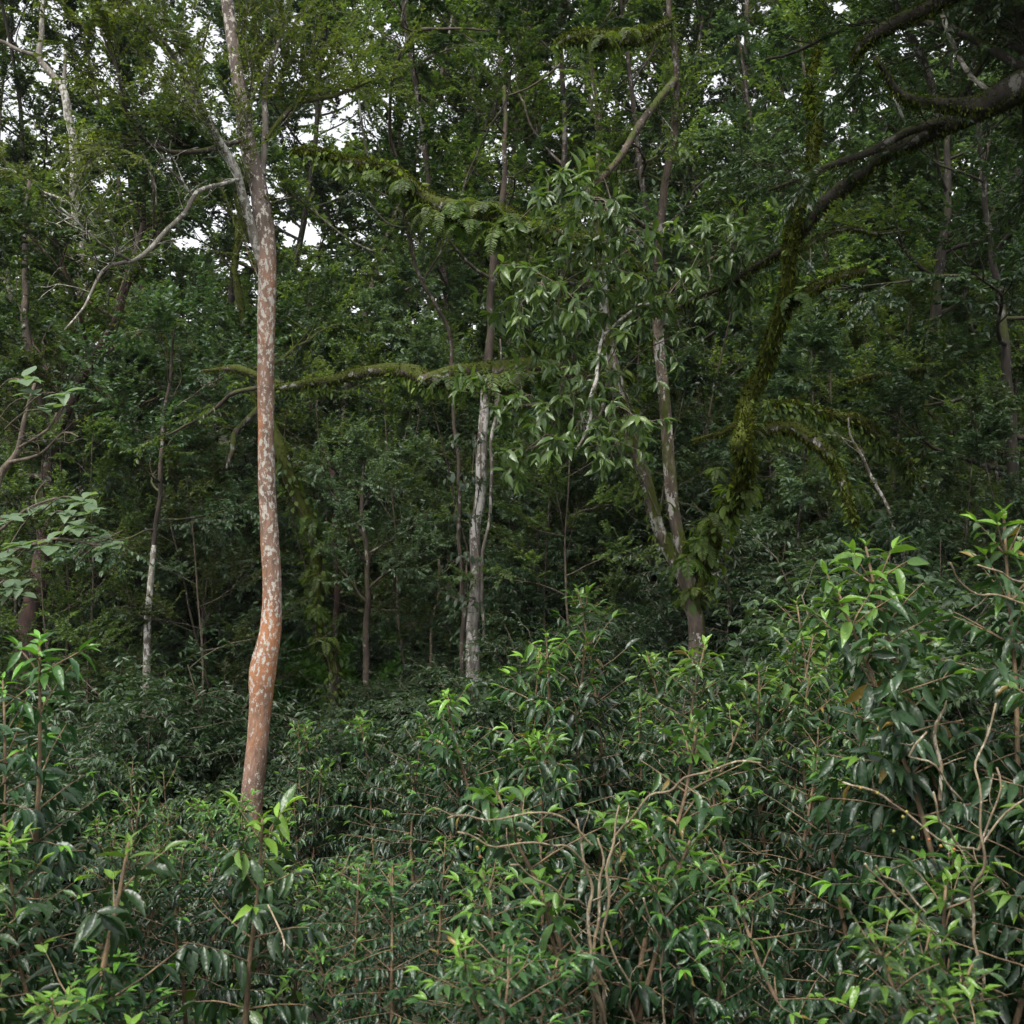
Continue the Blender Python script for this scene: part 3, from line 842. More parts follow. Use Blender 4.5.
def sprays(t, path, L, subs, twigs, per, leaf, mat, tone=.25, droop=.25, templ='SMALL', width=1.2, t0=.1, twl=.5, wpart='trunk', wmat='twig', r0=.02, flat=.4, part='crown'):
    n = max(3, len(path) // 10)
    lb = path[np.linspace(0, len(path) - 1, n).astype(int)]
    sub_branch(host(t, path), t.lv(part, mat, templ, width), lb, r0, L, t.rng, subs, twigs, per, leaf, tone, .3, droop, twl, flat, t0)


def whorl(t, p, d, n, size, mat='big', part='crown', tone=.3, templ='LONG', width=.95):
    rng = t.rng; d = nrm(d); a = np.arange(n) * 2.4 + rng.uniform(0, 6)
    u = nrm(np.cross(d, [.3, .2, .9])); v = np.cross(d, u)
    dd = np.cos(a)[:, None] * u + np.sin(a)[:, None] * v + d * rng.uniform(.3, .8, (n, 1)) - UP * rng.uniform(.2, .7, (n, 1))
    t.lv(part, mat, templ, width).add(p + rng.normal(0, .015, (n, 3)), dd, UP * 1.0 + d * .6 + rng.normal(0, .15, (n, 3)), size * rng.uniform(.7, 1.1, n), np.clip(tone + rng.normal(0, .15, n), 0, 1))


def wood_of(t, name='trunk', mat='twig'):
    return t.w(name, mat)


# 1 the tall reddish trunk
Y1 = 12.0
t = Tree('reddish_tree', 'tall bare reddish trunk speckled white with lichen, forking into pale limbs high up', 'tree', base_of(250, Y1), 1)
bz = pyz(250, Y1, -.3)
p, r = t.stem([(246, bz, 12, 32), (248, 860, 12, 27), (252, 800, 12, 23), (257, 752, 12, 21.5), (261, 700, 12, 22), (262.5, 670, 12, 27.5), (270, 632, 12, 22), (272, 590, 12, 19.5), (270, 545, 12, 18),
               (267, 480, 12, 17), (266, 400, 12, 16.5), (266, 330, 12, 17), (267, 270, 12, 19), (264, 225, 12, 20), (258, 185, 12, 17), (248, 145, 12, 16), (241, 100, 12, 13.5), (234, 50, 12, 13), (227, 0, 12, 12), (218, -70, 12, 10), (214, -150, 12, 7)], 'trunk', 'red_bark', 16, .06, .0)
pa, ra = t.stem([(263, 268, 12, 10), (252, 230, 11.9, 10.5), (243, 195, 11.8, 9), (238, 170, 11.7, 8), (222, 145, 11.6, 7), (203, 115, 11.4, 7), (182, 72, 11.2, 6), (158, 35, 11, 5), (128, 0, 10.8, 4.5), (100, -40, 10.6, 3)], 'limb', 'lichen_twig', 8, .05, .012)
pb, rb = t.stem([(244, 140, 12, 5), (205, 150, 11.4, 4.5), (165, 150, 11, 4), (140, 134, 10.7, 4), (122, 105, 10.5, 3.5), (116, 70, 10.4, 3), (100, 30, 10.3, 2)], 'limb', 'dark_bark', 7, .05, .01)
pc, rc = t.stem([(262, 175, 12, 7), (266, 130, 12.2, 6.5), (264, 95, 12.3, 6), (272, 60, 12.5, 4), (290, 10, 12.8, 3)], 'limb', 'grey_bark', 7, .05, .01)
pd_, rd = t.stem([(266, 140, 12.1, 3.5), (285, 112, 12.4, 4.5), (305, 99, 12.7, 5), (335, 97, 13, 4), (372, 80, 13.4, 3)], 'limb', 'moss_bark', 7, .1, .015, 120, .04)
pe, re_ = t.stem([(243, 178, 11.8, 3.0), (222, 184, 11.4, 4.1), (198, 192, 11.1, 4.5), (186, 212, 11, 4.5), (170, 228, 10.9, 4.5), (152, 248, 10.8, 4.9), (131, 261, 10.7, 4.1), (108, 266, 10.5, 3.8), (96, 279, 10.4, 3.0), (84, 305, 10.3, 2.2), (66, 330, 10.2, 1.5)], 'bare_branch', 'lichen_twig', 7, .12, .012)
pf, rf = t.stem([(131, 261, 10.7, 3.0), (100, 243, 10.3, 2.2), (82, 228, 10.1, 1.9), (60, 208, 9.9, 1.5)], 'bare_branch', 'lichen_twig', 6, .1, .012)
pg, rg = t.stem([(192, 195, 11.1, 3.0), (180, 180, 11, 3.0), (168, 168, 10.8, 2.2), (163, 155, 10.7, 1.5)], 'bare_branch', 'lichen_twig', 6, .1, .008)
ph, rh = t.stem([(156, 205, 10.9, 1.5), (156, 188, 10.8, 2.2), (149, 170, 10.7, 2.0), (142, 155, 10.6, 1.5)], 'bare_branch', 'lichen_twig', 6, .1, .008)
rng = np.random.default_rng(5)
bare_twigs(t, pe, 14, .7, rng); bare_twigs(t, pf, 8, .5, rng); bare_twigs(t, pg, 4, .4, rng)
for pth, n in ((pa[len(pa) // 4:], 14), (pb[len(pb) // 5:], 13), (pc, 8), (pd_, 11), (p[-40:], 10)):
    sprays(t, pth, 2.5, n, 11, 22, .058, 'olive', .35, .15, 'SMALL', 1.2, .05, .55, 'limb', 'twig', .016)
sprays(t, pf, 1.2, 4, 5, 14, .05, 'olive', .3, .15, 'SMALL', 1.2, .05, .4, 'limb', 'twig', .01)
Lmoss = t.lv('moss', 'moss', 'NARROW', 1.5)
k = (p[:, 2] > P(0, 235, 12)[2]) & (p[:, 2] < P(0, 185, 12)[2])
moss_on(Lmoss, p[k] + np.array([.07, -.02, 0]), r[k] * .5, t.rng, 500, .06)
t.finish()

# 2 the mossy forked tree right of the centre
Y2 = 13.0
t = Tree('mossy_tree', 'mossy forked tree with three stems and long moss covered limbs reaching left', 'tree', base_of(697, Y2), 2)
bz = pyz(697, Y2, -.3)
t.stem([(697, bz, 13, 24), (696, 640, 13, 18), (694, 609, 13, 17), (691, 580, 13, 17), (687, 562, 13, 12)], mat='part_moss_bark', sides=12, lump=.12, moss=40)
right, rr = t.stem([(690, 600, 13, 14.0), (703, 566, 13, 17.0), (722, 528, 12.7, 18.0), (739, 487, 12.3, 18.0), (744, 442, 11.1, 15.0), (752, 392, 11.6, 14.0), (768, 345, 11.3, 14.0), (783, 308, 11.1, 13.0), (790, 262, 10.9, 12.0), (800, 215, 10.8, 11.0), (812, 150, 10.9, 9.0), (815, 70, 11.6, 7.0), (820, -40, 11.6, 5.0)], mat='full_moss_bark', lump=.3, amp=.045, moss=520, msize=.12)
left, rl = t.stem([(688, 590, 13, 12), (672, 555, 13, 13), (659, 527, 13, 13), (649, 492, 13, 12.5), (635, 452, 13, 13), (624, 405, 13, 13), (610, 345, 12.9, 11), (603, 290, 12.9, 10), (598, 220, 12.9, 8), (600, 140, 13, 6), (590, 60, 13, 4)], mat='part_moss_bark', lump=.1, amp=.012, moss=90, msize=.06)
mid, rm = t.stem([(684, 560, 13.2, 12), (675, 520, 13.3, 13), (670, 475, 13.3, 13), (665, 409, 13.3, 12), (659, 342, 13.3, 11), (657, 310, 13.3, 10.5)], mat='part_moss_bark', lump=.08, amp=.0, moss=60, msize=.06)
mid, rm = t.stem([(657, 313, 13.3, 10.5), (656, 280, 13.3, 9.5), (664, 200, 13.3, 8), (674, 120, 13.3, 7), (676, 60, 13.2, 6.5), (668, 0, 13.1, 5), (664, -60, 13, 4)], 'limb', 'dark_bark', 10, .08, .015, 60)
l1, r1 = t.stem([(625, 412, 13, 12), (606, 388, 12.7, 14), (570, 374, 12.3, 16), (520, 367, 12.1, 16), (470, 371, 12.1, 15), (430, 376, 12.3, 16), (400, 371, 12.6, 13), (350, 375, 12.9, 10), (305, 382, 13.2, 8), (275, 386, 13.4, 6)], 'limb', 'moss_bark', 10, .2, .03, 600, .06)
t.stem([(282, 385, 13.4, 6), (258, 376, 13.6, 7), (240, 369, 13.7, 8), (222, 366, 13.8, 4), (205, 370, 13.9, 2)], 'limb', 'moss_bark', 8, .2, .03, 260, .05)
lx, _ = t.stem([(285, 384, 13.4, 6), (262, 388, 13.5, 5), (236, 394, 13.7, 4.5), (214, 404, 13.9, 4), (192, 420, 14.1, 3), (165, 438, 14.3, 1.5)], 'limb', 'dark_bark', 8, .12, .04)
sprays(t, lx, 1.3, 5, 6, 14, .07, 'canopy', .3, .3, 'SMALL', 1.2, .2, .4, 'twig', 'twig', .012)
l2, r2 = t.stem([(657, 285, 13.3, 10), (620, 255, 13, 12), (572, 236, 12.5, 15), (525, 226, 12.0, 18), (490, 215, 11.7, 22), (455, 212, 11.6, 19), (424, 195, 11.6, 13), (386, 170, 11.6, 10), (346, 160, 11.6, 6.5), (318, 148, 11.6, 4), (290, 142, 11.6, 2)], 'limb', 'moss_bark', 10, .2, .04, 620, .09)
l3, r3 = t.stem([(675, 80, 13.2, 8), (660, 98, 12.9, 8), (642, 124, 12.6, 7.5), (618, 157, 12.3, 7), (590, 190, 12, 5), (572, 205, 11.8, 3)], 'limb', 'dark_bark', 8, .08, .015, 60)
l4, r4 = t.stem([(670, 22, 13.1, 7), (650, 30, 12.8, 9), (625, 36, 12.5, 16), (598, 41, 12.3, 15), (572, 41, 12.2, 8), (556, 46, 12.1, 3)], 'limb', 'moss_bark', 9, .2, .03, 620, .10)
l5, r5 = t.stem([(744, 436, 11.9, 9), (765, 428, 11.8, 11), (792, 428, 11.6, 12), (815, 443, 11.4, 12), (832, 463, 11.4, 11), (846, 486, 11.3, 8), (854, 505, 11.2, 5), (858, 524, 11.2, 2)], 'limb', 'moss_bark', 8, .2, .03, 560, .09)
t.stem([(783, 310, 11.1, 6), (808, 292, 11.0, 8), (838, 276, 10.9, 8), (866, 266, 10.8, 4)], 'limb', 'moss_bark', 8, .2, .02, 560, .08)
l6, r6 = t.stem([(792, 255, 10.9, 5), (815, 240, 10.9, 5), (845, 228, 10.9, 4.5), (880, 230, 11.1, 4), (915, 228, 11, 2)], 'limb', 'moss_bark', 7, .12, .02, 200)
t.stem([(752, 392, 11.6, 6), (735, 425, 11.7, 6), (712, 434, 12.2, 4), (690, 440, 12, 3)], 'limb', 'moss_bark', 7, .12, .02, 300)
hang, _ = t.stem([(603, 335, 11.4, 3), (598, 358, 11.3, 4), (597, 378, 11.2, 4), (590, 400, 11.1, 3.5), (591, 416, 11.1, 3.5), (583, 436, 11, 3), (575, 450, 11, 2)], 'bare_branch', 'lichen_twig', 6, .2, .012)
bare_twigs(t, hang, 5, .35, t.rng)
t.stem([(657, 300, 13.2, 4), (630, 312, 12, 4), (603, 335, 11.4, 3)], 'bare_branch', 'lichen_twig', 6, .1, .01)
rng = t.rng
WH = [(520, 398), (545, 412), (508, 420), (560, 396), (600, 376), (538, 448), (518, 458), (622, 458), (578, 430), (612, 420), (500, 396), (556, 440), (640, 420), (596, 452),
      (585, 200), (565, 188), (542, 200), (604, 212), (622, 236), (580, 252), (560, 262), (600, 288), (640, 280), (664, 300), (540, 292), (590, 318), (622, 332), (650, 250), (700, 230),
      (730, 225), (752, 242), (722, 262), (552, 322), (520, 330), (690, 270), (610, 262), (575, 300), (636, 310), (530, 268), (676, 335), (515, 300), (560, 350), (705, 300), (745, 290), (590, 172), (735, 252)]
s1, _ = t.stem([(659, 305, 13.2, 6), (690, 275, 12.4, 5), (722, 252, 11.8, 4), (752, 240, 11.4, 2.5)], 'limb', 'dark_bark', 7, .1, .015)
s2, _ = t.stem([(604, 295, 12.9, 6), (580, 285, 12, 5), (548, 288, 11.5, 4), (522, 302, 11.2, 2.5)], 'limb', 'dark_bark', 7, .1, .015)
s3, _ = t.stem([(660, 235, 13.2, 6), (630, 215, 12.2, 5), (590, 198, 11.6, 4), (550, 194, 11.3, 2.5)], 'limb', 'dark_bark', 7, .1, .015)
s4, _ = t.stem([(612, 372, 12.7, 6), (585, 390, 11.8, 5), (552, 402, 11.3, 4), (512, 408, 11, 2.5)], 'limb', 'dark_bark', 7, .1, .015)
s5, _ = t.stem([(612, 360, 12.8, 5), (600, 410, 11.6, 4), (570, 436, 11.2, 3.5), (530, 450, 11, 2.5)], 'limb', 'dark_bark', 7, .1, .015)
for (px, py) in WH:
    Yc = rng.uniform(10.5, 12); q = P(px, py, Yc)
    src = min([mid, s1, s2, s3, s4, s5], key=lambda S: np.linalg.norm(S - q, axis=1).min())
    i = min(len(src) - 1, max(0, np.argmin(np.linalg.norm(src - q, axis=1)) - rng.integers(0, 4))); s = src[i]
    br = smooth_path(np.array([s, (s + q) / 2 + rng.normal(0, .06, 3) + np.array([0, 0, .08]), q]), .08)
    nb = MB(); t.W[('twig', 'twig', len(t.W))] = nb; tube(nb, br, np.linspace(.010, .004, len(br)), 4)
    whorl(t, q, br[-1] - br[-3], rng.integers(5, 9), rng.uniform(.13, .22), tone=rng.uniform(.15, .6), width=.85)
    for k in range(5):
        b = br[rng.integers(len(br) // 3, len(br))]; d = nrm(q - s) + rng.normal(0, .8, 3)
        tw = wander(b, d, rng.uniform(.15, .45), 4, rng, .15, -.05)
        tube(nb, tw, np.linspace(.005, .003, len(tw)), 3)
        whorl(t, tw[-1], tw[-1] - tw[-2], rng.integers(4, 8), rng.uniform(.11, .2), tone=rng.uniform(.1, .6), width=.85)
        leafy_twig(t.lv('crown', 'big', 'LONG', .85), tw, 4, .14, rng, tone=.3, droop=.7)
for pth, n in ((mid[len(mid) // 3:], 9), (left[len(left) * 6 // 10:], 7), (right[len(right) * 7 // 10:], 7), (l3, 6)):
    sprays(t, pth, 1.9, n, 8, 18, .07, 'canopy', .3, .3, 'SMALL', 1.2, .05, .5, 'twig', 'twig', .018)
for q_, r_, n_, s_ in ((l1, r1, 170, .085), (l2, r2, 190, .095), (l5, r5, 200, .085), (l4, r4, 140, .085), (right[len(right) // 8:len(right) * 7 // 10], rr[len(right) // 8:len(right) * 7 // 10], 70, .075), (left[:len(left) // 2], rl[:len(left) // 2], 90, .09)):
    fringe(t, q_, r_, n_, s_)
sprays(t, l6, 1.2, 6, 6, 14, .07, 'canopy', .3, .3, 'SMALL', 1.2, .05, .4, 'twig', 'twig', .012)
t.finish()

# 3 the dark tree beyond the right edge whose bough hangs in
t = Tree('overhanging_tree', 'dark tree at the right edge with thick shade-blackened mossy boughs hanging into the picture', 'tree', base_of(1230, 9), 3)
bz = pyz(1230, 9, -.3)
t.stem([(1240, bz, 9, 60), (1225, 600, 9, 46), (1215, 300, 9, 40), (1190, 100, 9, 36), (1180, -100, 9, 30), (1170, -300, 9, 20)], mat='shaded_black_bark', sides=12, lump=.08)
b1, q1 = t.stem([(1200, 130, 9, 34), (1110, 80, 9.1, 30), (1024, 92, 9.3, 24), (965, 113, 9.7, 19), (915, 140, 10, 16), (849, 183, 10.5, 14), (805, 222, 10.9, 11), (775, 255, 11.2, 8), (740, 282, 11.5, 6), (700, 298, 11.8, 4), (640, 312, 12, 2.5)], 'limb', 'shaded_black_bark', 12, .22, .04, 240, .08)
b2, q2 = t.stem([(950, 120, 9.8, 10), (905, 132, 9.8, 9), (860, 153, 9.9, 8), (815, 172, 10, 6), (770, 192, 10.2, 3)], 'limb', 'shaded_black_bark', 9, .1, .02, 120, .05)
b3, q3 = t.stem([(1195, 60, 9, 26), (1100, 60, 8.9, 26), (1024, 78, 8.9, 25), (985, 98, 8.9, 17), (940, 104, 8.9, 11), (905, 100, 8.8, 9), (884, 84, 8.7, 7), (868, 62, 8.6, 4)], 'limb', 'shaded_black_bark', 10, .18, .03, 320, .07)
b4, q4 = t.stem([(1185, -60, 9, 24), (1080, -45, 9, 20), (990, -22, 9, 16), (935, 0, 9.1, 14), (895, 25, 9.2, 14), (866, 48, 9.3, 9), (850, 66, 9.4, 3)], 'limb', 'shaded_black_bark', 10, .2, .03, 420, .08)
t.stem([(935, -10, 9.4, 4), (945, 22, 9.3, 5), (957, 50, 9.2, 5), (972, 75, 9.1, 5), (992, 92, 9, 4)], 'bare_branch', 'lichen_twig', 7, .08, .008)
t.stem([(893, 92, 9.4, 2.5), (899, 108, 9.4, 3), (905, 122, 9.5, 2)], 'bare_branch', 'lichen_twig', 6, .08, .004)
tops = []  # highest leafy limbs, out of frame, are added to shade the boughs below
for px, py, Y in ((1100, -230, 8), (980, -200, 8.6), (880, -180, 9.2), (780, -150, 9.8), (900, 60, 10.6), (760, 60, 10.8), (1000, -80, 9.6), (1060, 150, 10), (1040, 230, 10.4), (1000, -420, 7), (850, -400, 7.5), (930, -300, 7.6), (760, -330, 8.5), (1090, -380, 7.2), (700, -230, 9.5), (960, 30, 9.9), (1030, -10, 9.6)):
    src = [b1, b3, b4][t.rng.integers(0, 3)]
    q = P(px, py, Y); s = src[t.rng.integers(5, len(src) // 2)]
    m_ = (s + q) / 2 + t.rng.normal(0, .3, 3)
    br = wob(smooth_path(np.array([s, m_, q]), .2), t.rng, .05)
    nb = MB(); t.W[('limb', 'shaded_black_bark', len(t.W))] = nb; t.keep.append((br, nb)); tube(nb, br, np.linspace(.04, .012, len(br)), 6)
    sprays(t, br, 2.4, 9, 8, 22, .07, 'dark_canopy', .25, .35, 'NARROW', 1.5, .2, .5, 'limb', 'shaded_black_bark', .02)
sprays(t, b2, 1.6, 9, 8, 20, .07, 'dark_canopy', .3, .4, 'NARROW', 1.5, .2, .5, 'limb', 'shaded_black_bark', .015)
bare_twigs(t, b1[len(b1) // 4:], 9, .7, t.rng)
sprays(t, b1[len(b1) // 2:], 1.0, 5, 5, 14, .07, 'dark_canopy', .3, .4, 'NARROW', 1.5, .1, .5, 'limb', 'shaded_black_bark', .014)
sprays(t, b4[len(b4) // 3:], 1.6, 8, 8, 20, .07, 'dark_canopy', .3, .4, 'NARROW', 1.5, .1, .5, 'limb', 'shaded_black_bark', .014)
t.finish()

# 4 the pale patchy trunk
t = Tree('pale_trunked_tree', 'straight tree with a pale patchy white trunk rising from the undergrowth', 'tree', base_of(473, 16.5), 4)
bz = pyz(473, 16.5, -.3)
p, r = t.stem([(472, bz, 16.5, 15.6), (473, 640, 16.5, 13.9), (474, 610, 16.5, 12.7), (476, 575, 16.5, 11.5), (475, 532, 16.5, 10.7), (480, 499, 16.5, 10.7), (482, 455, 16.5, 10.7), (484, 410, 16.5, 9.8), (487, 375, 16.4, 9.4)], mat='pale_bark', sides=12, lump=.07, amp=.0)
plow = p
p, r = t.stem([(487, 378, 16.4, 9.4), (489, 340, 16.5, 8.2), (494, 260, 16.6, 6.6), (506, 150, 16.8, 4.9), (500, 40, 17.2, 3.3), (505, -60, 17.4, 2.5)], 'limb', 'dark_bark', 10, .07, .02)
t.stem([(484, 640, 16.4, 3.3), (483, 560, 16.4, 3.3), (490, 500, 16.3, 3.3), (493, 440, 16.3, 3.3), (498, 400, 16.3, 2.5), (500, 340, 16.3, 1.6)], 'side_stem', 'grey_bark', 6, .05, .02)
rr_ = np.interp(np.arange(len(p)), np.arange(len(r)), r)
crown_on(host(t, p), t.lv('crown', 'dark_canopy'), p, rr_, t.rng, .1, 1, 9, 2.6, 7, 8, 26, .11, .03, (-.2, .8), .25, .3, .3)
t.finish()

# 5 fern clad leaning trunk
t = Tree('fern_clad_tree', 'crooked mossy trunk overgrown with ferns, leaning left behind the reddish trunk', 'tree', base_of(335, 18), 6)
bz = pyz(336, 18, -.3)
p5, r = t.stem([(338, bz, 18, 16), (333, 672, 18, 12), (326, 652, 18, 11), (318, 618, 18, 11), (317, 588, 18, 12), (316, 548, 18, 13), (304, 512, 18, 14), (289, 478, 18, 14), (276, 440, 18.2, 12), (258, 395, 18.6, 10), (244, 330, 19, 8), (236, 260, 19.2, 6), (240, 190, 19.2, 4)], mat='moss_bark', lump=.15, amp=.02, moss=320, msize=.09)
t.stem([(262, 405, 18.5, 6), (248, 418, 18.2, 6), (235, 436, 18, 6), (229, 458, 17.9, 5), (226, 472, 17.8, 2)], 'limb', 'dark_bark', 8, .2, .05)
_r5 = r
crown_on(host(t, p5), t.lv('crown', 'dark_canopy'), p5, r, t.rng, .55, 1, 5, 2.2, 7, 8, 24, .10, .03, (-.1, .7), .25, .3, .3)
t.finish()

# 6 dark leaning trunk at the left
t = Tree('dark_leaning_tree', 'thick dark reddish brown trunk at the left, leaning right under a heavy crown', 'tree', base_of(28, 19), 7)
bz = pyz(28, 19, -.3)
p6, r = t.stem([(24, bz, 19, 34), (29, 640, 19, 25), (33, 610, 19, 22), (40, 570, 19, 19), (46, 520, 19, 17), (50, 470, 19, 13), (58, 430, 18.8, 12), (78, 388, 18.4, 10), (102, 345, 18, 8), (125, 295, 17.8, 7), (140, 230, 17.8, 5), (150, 150, 17.8, 3)], mat='brown_bark', sides=12, lump=.1, amp=.02)
t.stem([(52, 455, 19, 9), (40, 400, 19, 9), (28, 340, 19.2, 8), (24, 260, 19.4, 6), (30, 180, 19.4, 4)], 'limb', 'dark_bark', 8, .08, .02)
crown_on(host(t, p6), t.lv('crown', 'dark_canopy'), p6, r, t.rng, .42, 1, 10, 2.4, 7, 8, 24, .10, .03, (-.1, .7), .3, .3, .3)
crown_on(host(t, p6), t.lv('crown', 'canopy'), p6, r * .5, t.rng, .6, 1, 5, 2.2, 6, 8, 24, .09, .03, (-.1, .7), .3, .3, .3)
t.finish()

# 7 slim pale trunk
t = Tree('slim_pale_tree', 'slim pale grey trunk standing alone in the dark hollow at the left', 'tree', base_of(146, 15.5), 8)
bz = pyz(146, 15.5, -.3)
p7, r = t.stem([(146, bz, 15.5, 10), (147, 652, 15.5, 7.5), (150, 592, 15.5, 6.5), (154, 545, 15.5, 5)], mat='lichen_twig', sides=8, lump=.05, amp=.0)
p7, r = t.stem([(153.5, 548, 15.5, 5), (158, 500, 15.5, 4.5), (163, 440, 15.5, 4), (168, 390, 15.5, 3), (172, 330, 15.5, 2)], 'limb', 'dark_bark', 7, .05, .025)
crown_on(host(t, p7), t.lv('crown', 'under'), p7, r, t.rng, .05, 1, 11, 1.4, 5, 6, 18, .085, .03, (0, .8), .3, .3, .3)
t.finish()

# 8 small round tree
t = Tree('small_round_tree', 'small tree with a thin dark stem and a loose round grey green crown', 'tree', base_of(366, 17.5), 9)
bz = pyz(366, 17.5, -.3)
p8, r = t.stem([(365, bz, 17.5, 8), (367, 642, 17.5, 7), (367, 590, 17.5, 6), (366, 545, 17.5, 5), (362, 500, 17.5, 4), (364, 455, 17.5, 3)], mat='dark_bark', sides=8, lump=.06, amp=.02, moss=60)
crown_on(host(t, p8), t.lv('crown', 'grey'), p8, r, t.rng, .5, 1, 11, 1.05, 6, 6, 18, .06, .03, (0, .9), .15, .3, .35, twl=.35)
t.finish()

# 9 leaf clad trunk right
t = Tree('mossy_trunk_tree', 'upright mossy trunk at the right, wrapped in climbing leaves', 'tree', base_of(926, 17), 10)
bz = pyz(926, 17, -.3)
p9, r9 = t.stem([(927, bz, 17, 20), (926, 600, 17, 16), (925, 530, 17, 14), (928, 475, 17, 14), (930, 425, 17, 13.5), (926, 390, 17, 13), (932, 342, 17, 12), (935, 318, 17, 11.5)], mat='moss_bark', lump=.12, amp=.02, moss=300, msize=.08)
pt, rt = t.stem([(934, 325, 17, 11), (938, 290, 17, 10), (945, 220, 17.2, 8), (950, 120, 17.4, 5), (948, 20, 17.4, 3)], 'limb', 'shaded_black_bark', 8, .1, .02)
l9, rl9 = t.stem([(929, 492, 17, 8), (914, 478, 16.4, 12), (899, 456, 15.8, 13), (869, 430, 14.8, 12), (830, 412, 14, 9), (802, 408, 13.6, 7), (765, 404, 13.2, 4)], 'limb', 'moss_bark', 8, .2, .03, 420, .10)
t.stem([(929, 368, 17, 6), (905, 370, 16.7, 6), (878, 373, 16.4, 5), (845, 384, 16.1, 3)], 'limb', 'moss_bark', 7, .15, .02, 200, .08)
fringe(t, l9, rl9, 200, .10); fringe(t, p9, r9, 100, .10)
crown_on(host(t, pt), t.lv('crown', 'dark_canopy'), pt, rt, t.rng, .02, 1, 10, 2.0, 7, 8, 24, .10, .03, (-.1, .7), .25, .3, .3)
t.finish()

# 10 black trunk at the right edge
t = Tree('black_trunk_tree', 'near black trunk close to the right edge, deep in shade', 'tree', base_of(1016, 14.5), 11)
bz = pyz(1016, 14.5, -.3)
p10, r = t.stem([(1020, bz, 14.5, 18.0), (1017, 620, 14.5, 15.0), (1014, 500, 14.5, 12.8), (1009, 400, 14.5, 10.5), (1000, 300, 14.5, 7.5), (985, 200, 14.5, 5.2), (975, 90, 14.5, 3.8), (975, -30, 14.5, 3.8)], mat='shaded_black_bark', sides=12, lump=.1, amp=.02)
crown_on(host(t, p10), t.lv('crown', 'dark_canopy'), p10, r, t.rng, .3, 1, 15, 2.3, 7, 8, 24, .085, .03, (-.2, .6), .25, .3, .4)
t.finish()

# 11 slender grey tree with bare upper limbs
t = Tree('slender_grey_tree', 'slender grey stem slanting up left past the mossy limbs to dark bare upper branches', 'tree', base_of(462, 16.5), 12)
bz = pyz(462, 16.5, -.3)
p11, r = t.stem([(464, bz, 16.5, 5.5), (462, 600, 16.5, 4.6), (458, 480, 16.5, 4.0), (450, 345, 16.5, 4.0), (436, 305, 16.4, 4.0), (423, 283, 16.3, 4.0), (406, 228, 16, 4.0), (399, 187, 15.7, 3.6), (391, 125, 15, 3.3), (393, 68, 14.3, 3.3), (405, 46, 14, 3.6), (419, 32, 13.8, 4.0), (450, 28, 13.5, 2.6), (489, 31, 13.2, 1.7)], mat='dark_bark', sides=8, lump=.06, amp=.02)
t.stem([(419, 32, 13.8, 2.0), (404, 28, 13.6, 2.6), (404, 10, 13.5, 2.6), (414, -12, 13.4, 2.0)], 'limb', 'dark_bark', 7, .1, .01)
pl, _ = t.stem([(399, 187, 15.7, 2.6), (372, 165, 15.3, 2.0), (360, 110, 15, 2.0), (352, 60, 14.8, 1.3)], 'limb', 'grey_bark', 7, .1, .015)
pm, _ = t.stem([(406, 228, 16, 2.0), (385, 222, 15.6, 2.0), (368, 200, 15.4, 1.3)], 'limb', 'grey_bark', 7, .1, .015)
pn, _ = t.stem([(423, 283, 16.3, 2.0), (445, 240, 16, 2.0), (480, 150, 15.7, 2.0), (505, 95, 15.4, 1.7), (512, 60, 15.2, 1.3)], 'limb', 'dark_bark', 7, .1, .02)
for pth, n in ((p11[-60:], 10), (pl, 7), (pn, 10)):
    sprays(t, pth, 2.2, n, 8, 20, .065, 'canopy', .45, .2, 'SMALL', 1.2, .05, .5, 'limb', 'twig', .014)
t.finish()

# 12 young broad leaved tree at the left edge
t = Tree('broad_leaved_sapling', 'young tree at the left edge with pale broad leaves on crooked bare twigs', 'tree', base_of(-25, 10), 13)
bz = pyz(-25, 10, -.3)
p12, r = t.stem([(-25, bz, 10, 14), (-22, 640, 10, 10), (-12, 540, 10, 8), (0, 478, 10, 7), (10, 462, 10, 7), (18, 448, 10, 6), (24, 420, 10, 4), (34, 385, 10, 3)], mat='twig', sides=8, lump=.08, amp=.01)
for a in ([(10, 462, 10, 4), (40, 455, 9.8, 3), (62, 432, 9.6, 2.5), (78, 436, 9.5, 2)], [(-15, 560, 10, 4), (20, 548, 9.7, 3.5), (55, 540, 9.5, 3), (100, 546, 9.3, 2)], [(18, 448, 10, 3), (48, 430, 9.9, 3), (58, 412, 9.9, 2)], [(-12, 540, 10, 3), (25, 510, 9.8, 3), (60, 498, 9.6, 2)], [(-20, 600, 10, 3), (5, 580, 9.7, 2)]):
    b, _ = t.stem(a, 'branch', 'twig', 6, .12, .01)
    bare_twigs(t, b, 4, .4, t.rng, 'branch')
for px, py in ((60, 500), (42, 512), (76, 528), (22, 545), (100, 542), (12, 572), (62, 395), (26, 380), (84, 500), (8, 520), (50, 545), (4, 590), (70, 515), (30, 395), (48, 410), (110, 548), (2, 560), (90, 512), (20, 590)):
    q = P(px, py, t.rng.uniform(9.2, 10)); s = P(px - t.rng.uniform(20, 45), py + t.rng.uniform(5, 40), 9.8)
    br = smooth_path(np.array([s, (s + q) / 2 + np.array([0, 0, .08]), q]), .1)
    nb = MB(); t.W[('branch', 'twig', len(t.W))] = nb; tube(nb, br, np.linspace(.008, .003, len(br)), 4)
    whorl(t, q, np.array([0, -.3, 1]), 6, t.rng.uniform(.13, .2), 'grey', tone=.5, templ='OBLONG', width=1.5)
t.finish()

